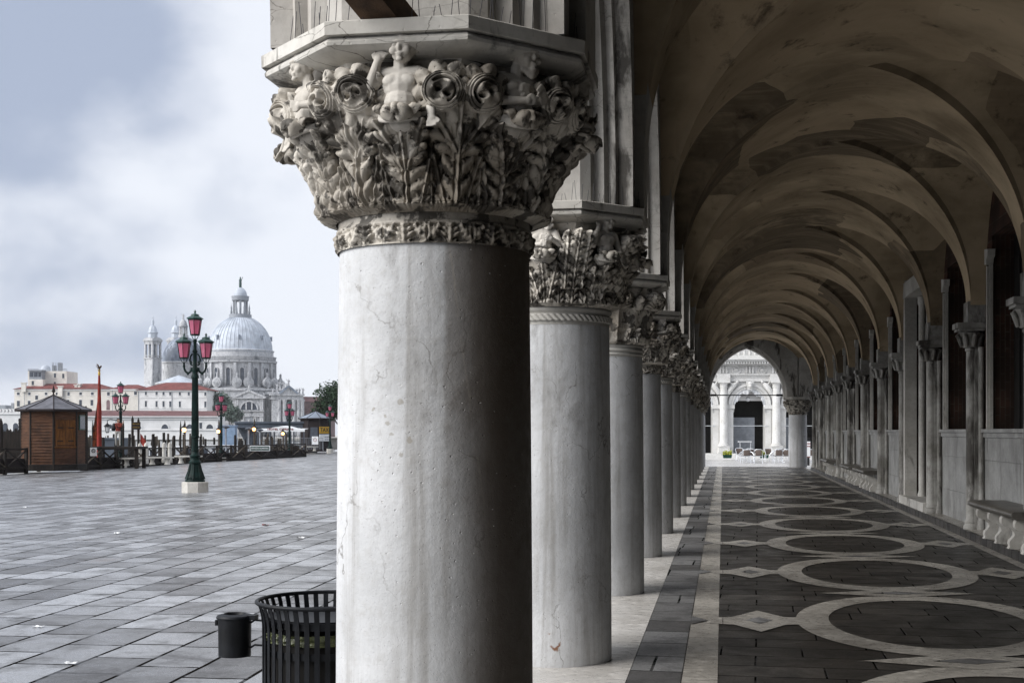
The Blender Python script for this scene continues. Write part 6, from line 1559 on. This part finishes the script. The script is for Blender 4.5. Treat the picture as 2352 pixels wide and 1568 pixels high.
for i in bays:
    xc = i*BW
    bay = empty('facade_bay', (xc,0,0), 0, parent=lib)
    x0, x1 = -BW/2, BW/2
    b = MB(); arch_piece(b, x0, x1, 1.13, zimp, zcap+.0, .0, .9); b.box(x0,-1.13,0,.9,.42,zimp); b.box(1.13,x1,0,.9,.42,zimp); b.build('pier_wall', WH, bay, sharp=30)
    b = MB()
    n = 18
    for R0, R1, y in ((1.135,1.32,-.10),(1.322,1.50,-.16)):
        b.prismy([(R1*math.cos(PI*j/n), zimp+R1*math.sin(PI*j/n)) for j in range(n+1)]+[(R0*math.cos(PI*j/n), zimp+R0*math.sin(PI*j/n)) for j in range(n,-1,-1)], y, -.002)
    for s in (-1,1): b.box(min(s*1.05,s*1.62),max(s*1.05,s*1.62),-.15,.3,zimp-.28,zimp-.003); b.box(min(s*1.135,s*1.55),max(s*1.135,s*1.55),-.06,-.001,.43,zimp-.29)
    b.build('archivolt', WH, bay, sharp=30)
    b = MB(); b.prismy([(-.16,zimp+1.05),(.16,zimp+1.05),(.26,zcap-.01),(-.26,zcap-.01)], -.34, -.18); b.ell((0,-.40,zimp+1.38),(.15,.14,.22),10,8); b.ell((0,-.52,zimp+1.36),(.04,.05,.06),6,5); b.ell((0,-.46,zimp+1.50),(.16,.10,.10),8,6); b.build('keystone_head', WH, bay)
    for s in (-1,1):     # reclining figures in the spandrels
        b = MB()
        b.tube([(s*1.62,-.14,zimp+.55),(s*1.42,-.2,zimp+1.0),(s*1.12,-.2,zimp+1.38),(s*.95,-.18,zimp+1.52)], [.10,.20,.19,.10], 8); b.ell((s*.88,-.2,zimp+1.62),(.11,.11,.13),8,6); b.tube([(s*1.2,-.25,zimp+1.35),(s*1.4,-.2,zimp+1.62),(s*1.62,-.15,zimp+1.55)], [.07,.06,.04], 6); b.tube([(s*1.62,-.12,zimp+.55),(s*1.64,-.12,zimp+.2)], [.09,.05], 6); b.build('spandrel_figure', WH, bay)
    b = MB(); b.prismy([(1.13*math.cos(PI*j/14)*(1), zimp+.30+.82*math.sin(PI*j/14)) for j in range(15)], .5, .55)
    rows = []
    for s in range(9):
        pass
    b.build('arch_lining', M['white_far'], bay, sharp=30)
    # gathered awning
    rows = []
    for j in range(7):
        t_ = j/6
        rows.append([(1.12*math.cos(PI*(1-q/40)), -.05+.10*math.sin(q*1.9)*t_, zimp+.05+1.06*math.sin(PI*(1-q/40))-t_*(.28+.10*math.sin(q*.8)+ .35*abs(math.cos(PI*q/40))**3)) for q in range(41)])
    g = grid_mesh('awning', np.array(rows), False, M['white'], bay)
    b = MB(); b.box(-1.13,.55,.95,1.0,.42,2.95)
    for j in range(20): b.box(-1.12,.54,.91,.949,.44+j*.125,.44+j*.125+.085)
    b.build('roller_shutter', M['grey'], bay, sharp=0)
    b = MB(); b.box(-1.6,1.6,1.3,1.4,.2,6); b.build('dark_interior', M['black'], bay)
    b = MB(); b.tube([(-1.3,-.08,2.35),(1.3,-.08,2.35)], .022, 6); b.build('awning_bar', M['alu'], bay)
    b = MB(); b.ell((0,.55,zimp+.42),.17,14,10); b.tube([(0,.55,zimp+.6),(0,.55,zimp+1.1)], .012, 5); b.build('globe_lamp', M['white'], bay)
    # entablature
    b = MB(); z_ = zcap
    b.box(x0,x1,-.12,.9,z_+.004,z_+.30); b.box(x0,x1,-.17,.9,z_+.302,z_+.44); b.box(x0,x1,-.26,.9,z_+.442,z_+.54)
    b.box(x0,x1,-.06,.9,z_+.542,L.Z(840)); b.box(x0,x1,-.22,.9,L.Z(840)+.002,L.Z(837)); b.box(x0,x1,-.70,.9,L.Z(830.5),L.Z(827)); b.box(x0,x1,-.80,.9,L.Z(827)+.002,L.Z(824)); b.box(x0,x1,-.5,.9,L.Z(837)+.002,L.Z(830.5)-.002); b.build('entablature', WH, bay, sharp=0)
    b = MB()
    for j in range(20): b.box(x0+.02+j*.185,x0+.02+j*.185+.10,-.66,-.505,L.Z(836),L.Z(831.5))
    b.build('dentil', WH, bay, sharp=0)
    b = MB(); zm = (z_+.54+L.Z(840))/2
    for j, xx in enumerate((-.5*BW*.5+.0, .5*BW*.5)): med(b, xx*.98, zm, .33, -.07)
    for j, xx in enumerate((-BW/2, 0)):
        for q_ in (-.22,0,.22): b.box(xx+q_-.07,xx+q_+.07,-.16,-.061,z_+.57,L.Z(840)-.03)
    b.build('roundel', WH, bay, sharp=30)
    b = MB()
    for j in range(9): b.lathe([(.09,0),(.12,.14),(.05,.42),(.10,.55)], 8, (x0+.35+j*.375,-.2,L.Z(816)))
    b.box(x0,x1,-.35,.0,L.Z(824)+.002,L.Z(816)); b.box(x0,x1,-.38,.02,L.Z(816)+.55,L.Z(816)+.70); b.box(x0-.22,x0+.22,-.42,.05,L.Z(816),L.Z(816)+.8); b.build('balustrade', WH, bay, sharp=40)
    b = MB(); b.box(x0,x1,1.2,1.6,L.Z(824),L.Z(824)+8); b.build('upper_wall', WH, bay)
    # column on its pedestal, left edge of the bay
    b = MB(); cx_ = -BW/2
    b.box(cx_-.42,cx_+.42,-.62,.002,.425,.55); b.box(cx_-.38,cx_+.38,-.56,.003,.55,.86); b.box(cx_-.41,cx_+.41,-.60,.002,.86,.93)
    b.lathe([(.38,.93),(.40,1.0),(.34,1.04),(.36,1.09),(.30,1.12),(.29,1.3),(.285,3.0),(.255,zcap-.45),(.29,zcap-.42),(.29,zcap-.38),(.26,zcap-.35),(.27,zcap-.2),(.37,zcap-.10)], 24, (cx_,-.24,0)); b.box(cx_-.40,cx_+.40,-.64,.0,zcap-.10,zcap); b.build('column', WH, bay, sharp=35)
    b = MB(); b.box(cx_-.45,cx_+.45,-.38,.0,zcap+.004,zcap+.538); b.build('entablature_break', WH, bay)
o = M  # square behind is closed off
# ---------------------------------------------------------------- cafe chairs, tables, planters
def chair_proto():
    r = empty('cafe_chair', (0,0,0), 0, 'x', 'chair', 'aluminium cafe chairs in the small square')
    for sx in (-1,1):
        for y_ in (-.22,.22):
            b = MB(); b.tube([(sx*.25,y_,0),(sx*.24,y_,.43)] if y_ < 0 else [(sx*.25,y_+.03,0),(sx*.24,y_,.43)], .018, 6); b.build('leg', M['alu'], r)
    b = MB()
    for dz in (0,.02): b.tube([(-.24,-.22,.43),(.24,-.22,.43),(.24,.22,.43),(-.24,.22,.43),(-.24,-.22,.43)], .016, 6)
    b.tube([(-.25,-.2,.22),(-.25,.2,.22)], .012, 5); b.tube([(.25,-.2,.22),(.25,.2,.22)], .012, 5); b.build('frame', M['alu'], r)
    b = MB(); b.tube([(.25,.24,.43),(.27,.10,.64),(.27,-.05,.68),(.24,-.20,.80),(.14,-.27,.85),(-.14,-.27,.85),(-.24,-.20,.80),(-.27,-.05,.68),(-.27,.10,.64),(-.25,.24,.43)], .021, 8); b.build('arm_rail', M['alu'], r)
    b = MB(); b.box(-.23,.23,-.21,.21,.432,.45); b.build('seat', M['weave'], r)
    b = MB(); rows = [[(.20*q/4, -.235-.02*(1-(q/4)**2)-.02*j/4, .47+.34*j/4) for q in range(-4,5)] for j in range(5)]
    g = grid_mesh('backrest', np.array(rows), False, M['weave'], r); md = g.modifiers.new('s','SOLIDIFY'); md.thickness = .015
    return r
c0_ = chair_proto()
def table_proto():
    r = empty('cafe_table', (0,0,0), 0, 'x', 'table', 'round aluminium cafe tables')
    MB().lathe([(.0,.70),(.36,.70),(.375,.71),(.375,.73),(.36,.735),(0,.735)], 24).build('tabletop', M['alu'], r, sharp=30)
    MB().lathe([(.03,.05),(.03,.70)], 10).build('stem', M['alu'], r)
    b = MB(); [b.tube([(0,0,.08),(.28*math.cos(a),.28*math.sin(a),.0)], .02, 6) for a in (.4,1.97,3.54,5.11)]; b.build('foot', M['alu'], r)
    return r
t0_ = table_proto()
CH = [(1699,87,180,'cafe chair at the left end of the back row beside a yellow planter'),(1707,82.5,95,'cafe chair turned sideways at the left table'),(1713,80.5,5,'brown backed cafe chair nearest the camera on the left'),(1733,81.5,215,'cafe chair seen from the front behind the left table'),(1742,80.8,-8,'brown backed cafe chair right of the left table, nearest row'),(1766,86,180,'cafe chair in the back row beside the second planter'),(1776,83,80,'cafe chair sideways at the middle table'),(1786.5,80.6,4,'brown backed cafe chair left of the middle pair'),(1807,80.8,-6,'brown backed cafe chair right of the middle pair'),(1799,85,185,'cafe chair behind the middle table'),(1822,83,170,'cafe chair partly behind the far stone column'),(1831,85.5,180,'cafe chair hidden behind the far stone column'),(1860,80.8,10,'brown backed cafe chair right of the far stone column'),(1722,84,170,'cafe chair at the back of the left table')]
for i, (x, D, rz, lab) in enumerate(CH):
    o = c0_ if i == 0 else copy_tree(c0_); p = at(x, D); o.location = (p.x,p.y,gz(p.x,p.y)+.002); o.rotation_euler = (0,0,R(YAW+rz)); o['label'] = lab
for i, (x, D, lab) in enumerate(((1724,82.3,'round cafe table on the left among the chairs'),(1795,82.3,'round cafe table in the middle among the chairs'),(1835,82.5,'round cafe table behind the far stone column'),(1858,82.2,'round cafe table right of the far stone column'))):
    o = t0_ if i == 0 else copy_tree(t0_); p = at(x, D); o.location = (p.x,p.y,gz(p.x,p.y)+.002); o.rotation_euler = (0,0,R(20*i)); o['label'] = lab
def planter(x, D, lab):
    p = at(x, D); r = empty('planter', (p.x,p.y,gz(p.x,p.y)+.14), R(YAW), lab, 'planter')
    MB().prismy([(-.26,0),(.26,0),(.31,.24),(-.31,.24)], -.13, .13).build('box', M['green_sign'], r)
    b = MB(); rr = random.Random(int(x))
    for i in range(420):
        q = Vector((rr.uniform(-.30,.30), rr.uniform(-.13,.13), .22+abs(rr.gauss(0,.12)))); u = Vector((rr.gauss(0,1),rr.gauss(0,1),rr.gauss(0,1))).normalized()*.05; v_ = u.cross(Vector((rr.gauss(0,1),rr.gauss(0,1),rr.gauss(0,1)))).normalized()*.03
        b.add([q-u,q-v_,q+u,q+v_], [(0,1,2,3)])
    b.build('foliage', M['yellow_leaf'], r, sharp=0)
planter(1670.5, 89, 'green planter with yellow green leaves at the foot of the left white column')
planter(1755, 89, 'green planter with yellow green leaves between the cafe tables')
p = at(1712, 88.5); r = empty('serving_trolley', (p.x,p.y,gz(p.x,p.y)+.14), R(YAW), 'white topped aluminium trolley behind the left cafe table', 'trolley')
b = MB(); [b.tube([(s*.36,0,0),(s*.36,0,1.10)], .02, 6) for s in (-1,1)]; b.build('leg', M['alu'], r); MB().box(-.48,.40,-.2,.2,1.102,1.15).build('top', M['white'], r)
p = at(1856, 73); r = empty('signal_post', (p.x,p.y,gz(p.x,p.y)), R(YAW), 'short black post with red and white bands just right of the far stone column', 'post')
MB().lathe([(.09,0),(.09,.45)], 10).build('base', M['black_ink'], r); b = MB(); b.box(-.10,.10,-.10,.10,.451,1.35); b.build('body', M['white'], r); b = MB(); [b.box(-.105,.105,-.105,.105,z,z+.05) for z in (.46,1.05,1.20)]; b.build('band', M['red_cloth'], r); MB().box(-.10,.10,-.10,.10,1.351,1.55).box(.11,.36,-.1,.1,1.0,1.36).build('cap', M['black_ink'], r)
# ---------------------------------------------------------------- moist air over the basin
hm = bpy.data.materials.new('haze_air'); hm.use_nodes = True; nt = hm.node_tree; nt.nodes.remove(nt.nodes['Principled BSDF'])
hv = nt.nodes.new('ShaderNodeVolumePrincipled'); hv.inputs['Density'].default_value = .00010; hv.inputs['Color'].default_value = (.93,.95,1,1)
nt.links.new(hv.outputs[0], nt.nodes['Material Output'].inputs['Volume'])
b = MB(); b.box(-1160, 130, -70, 910, -3.2, 125); tag(b.build('haze', hm, sharp=0), kind='stuff')
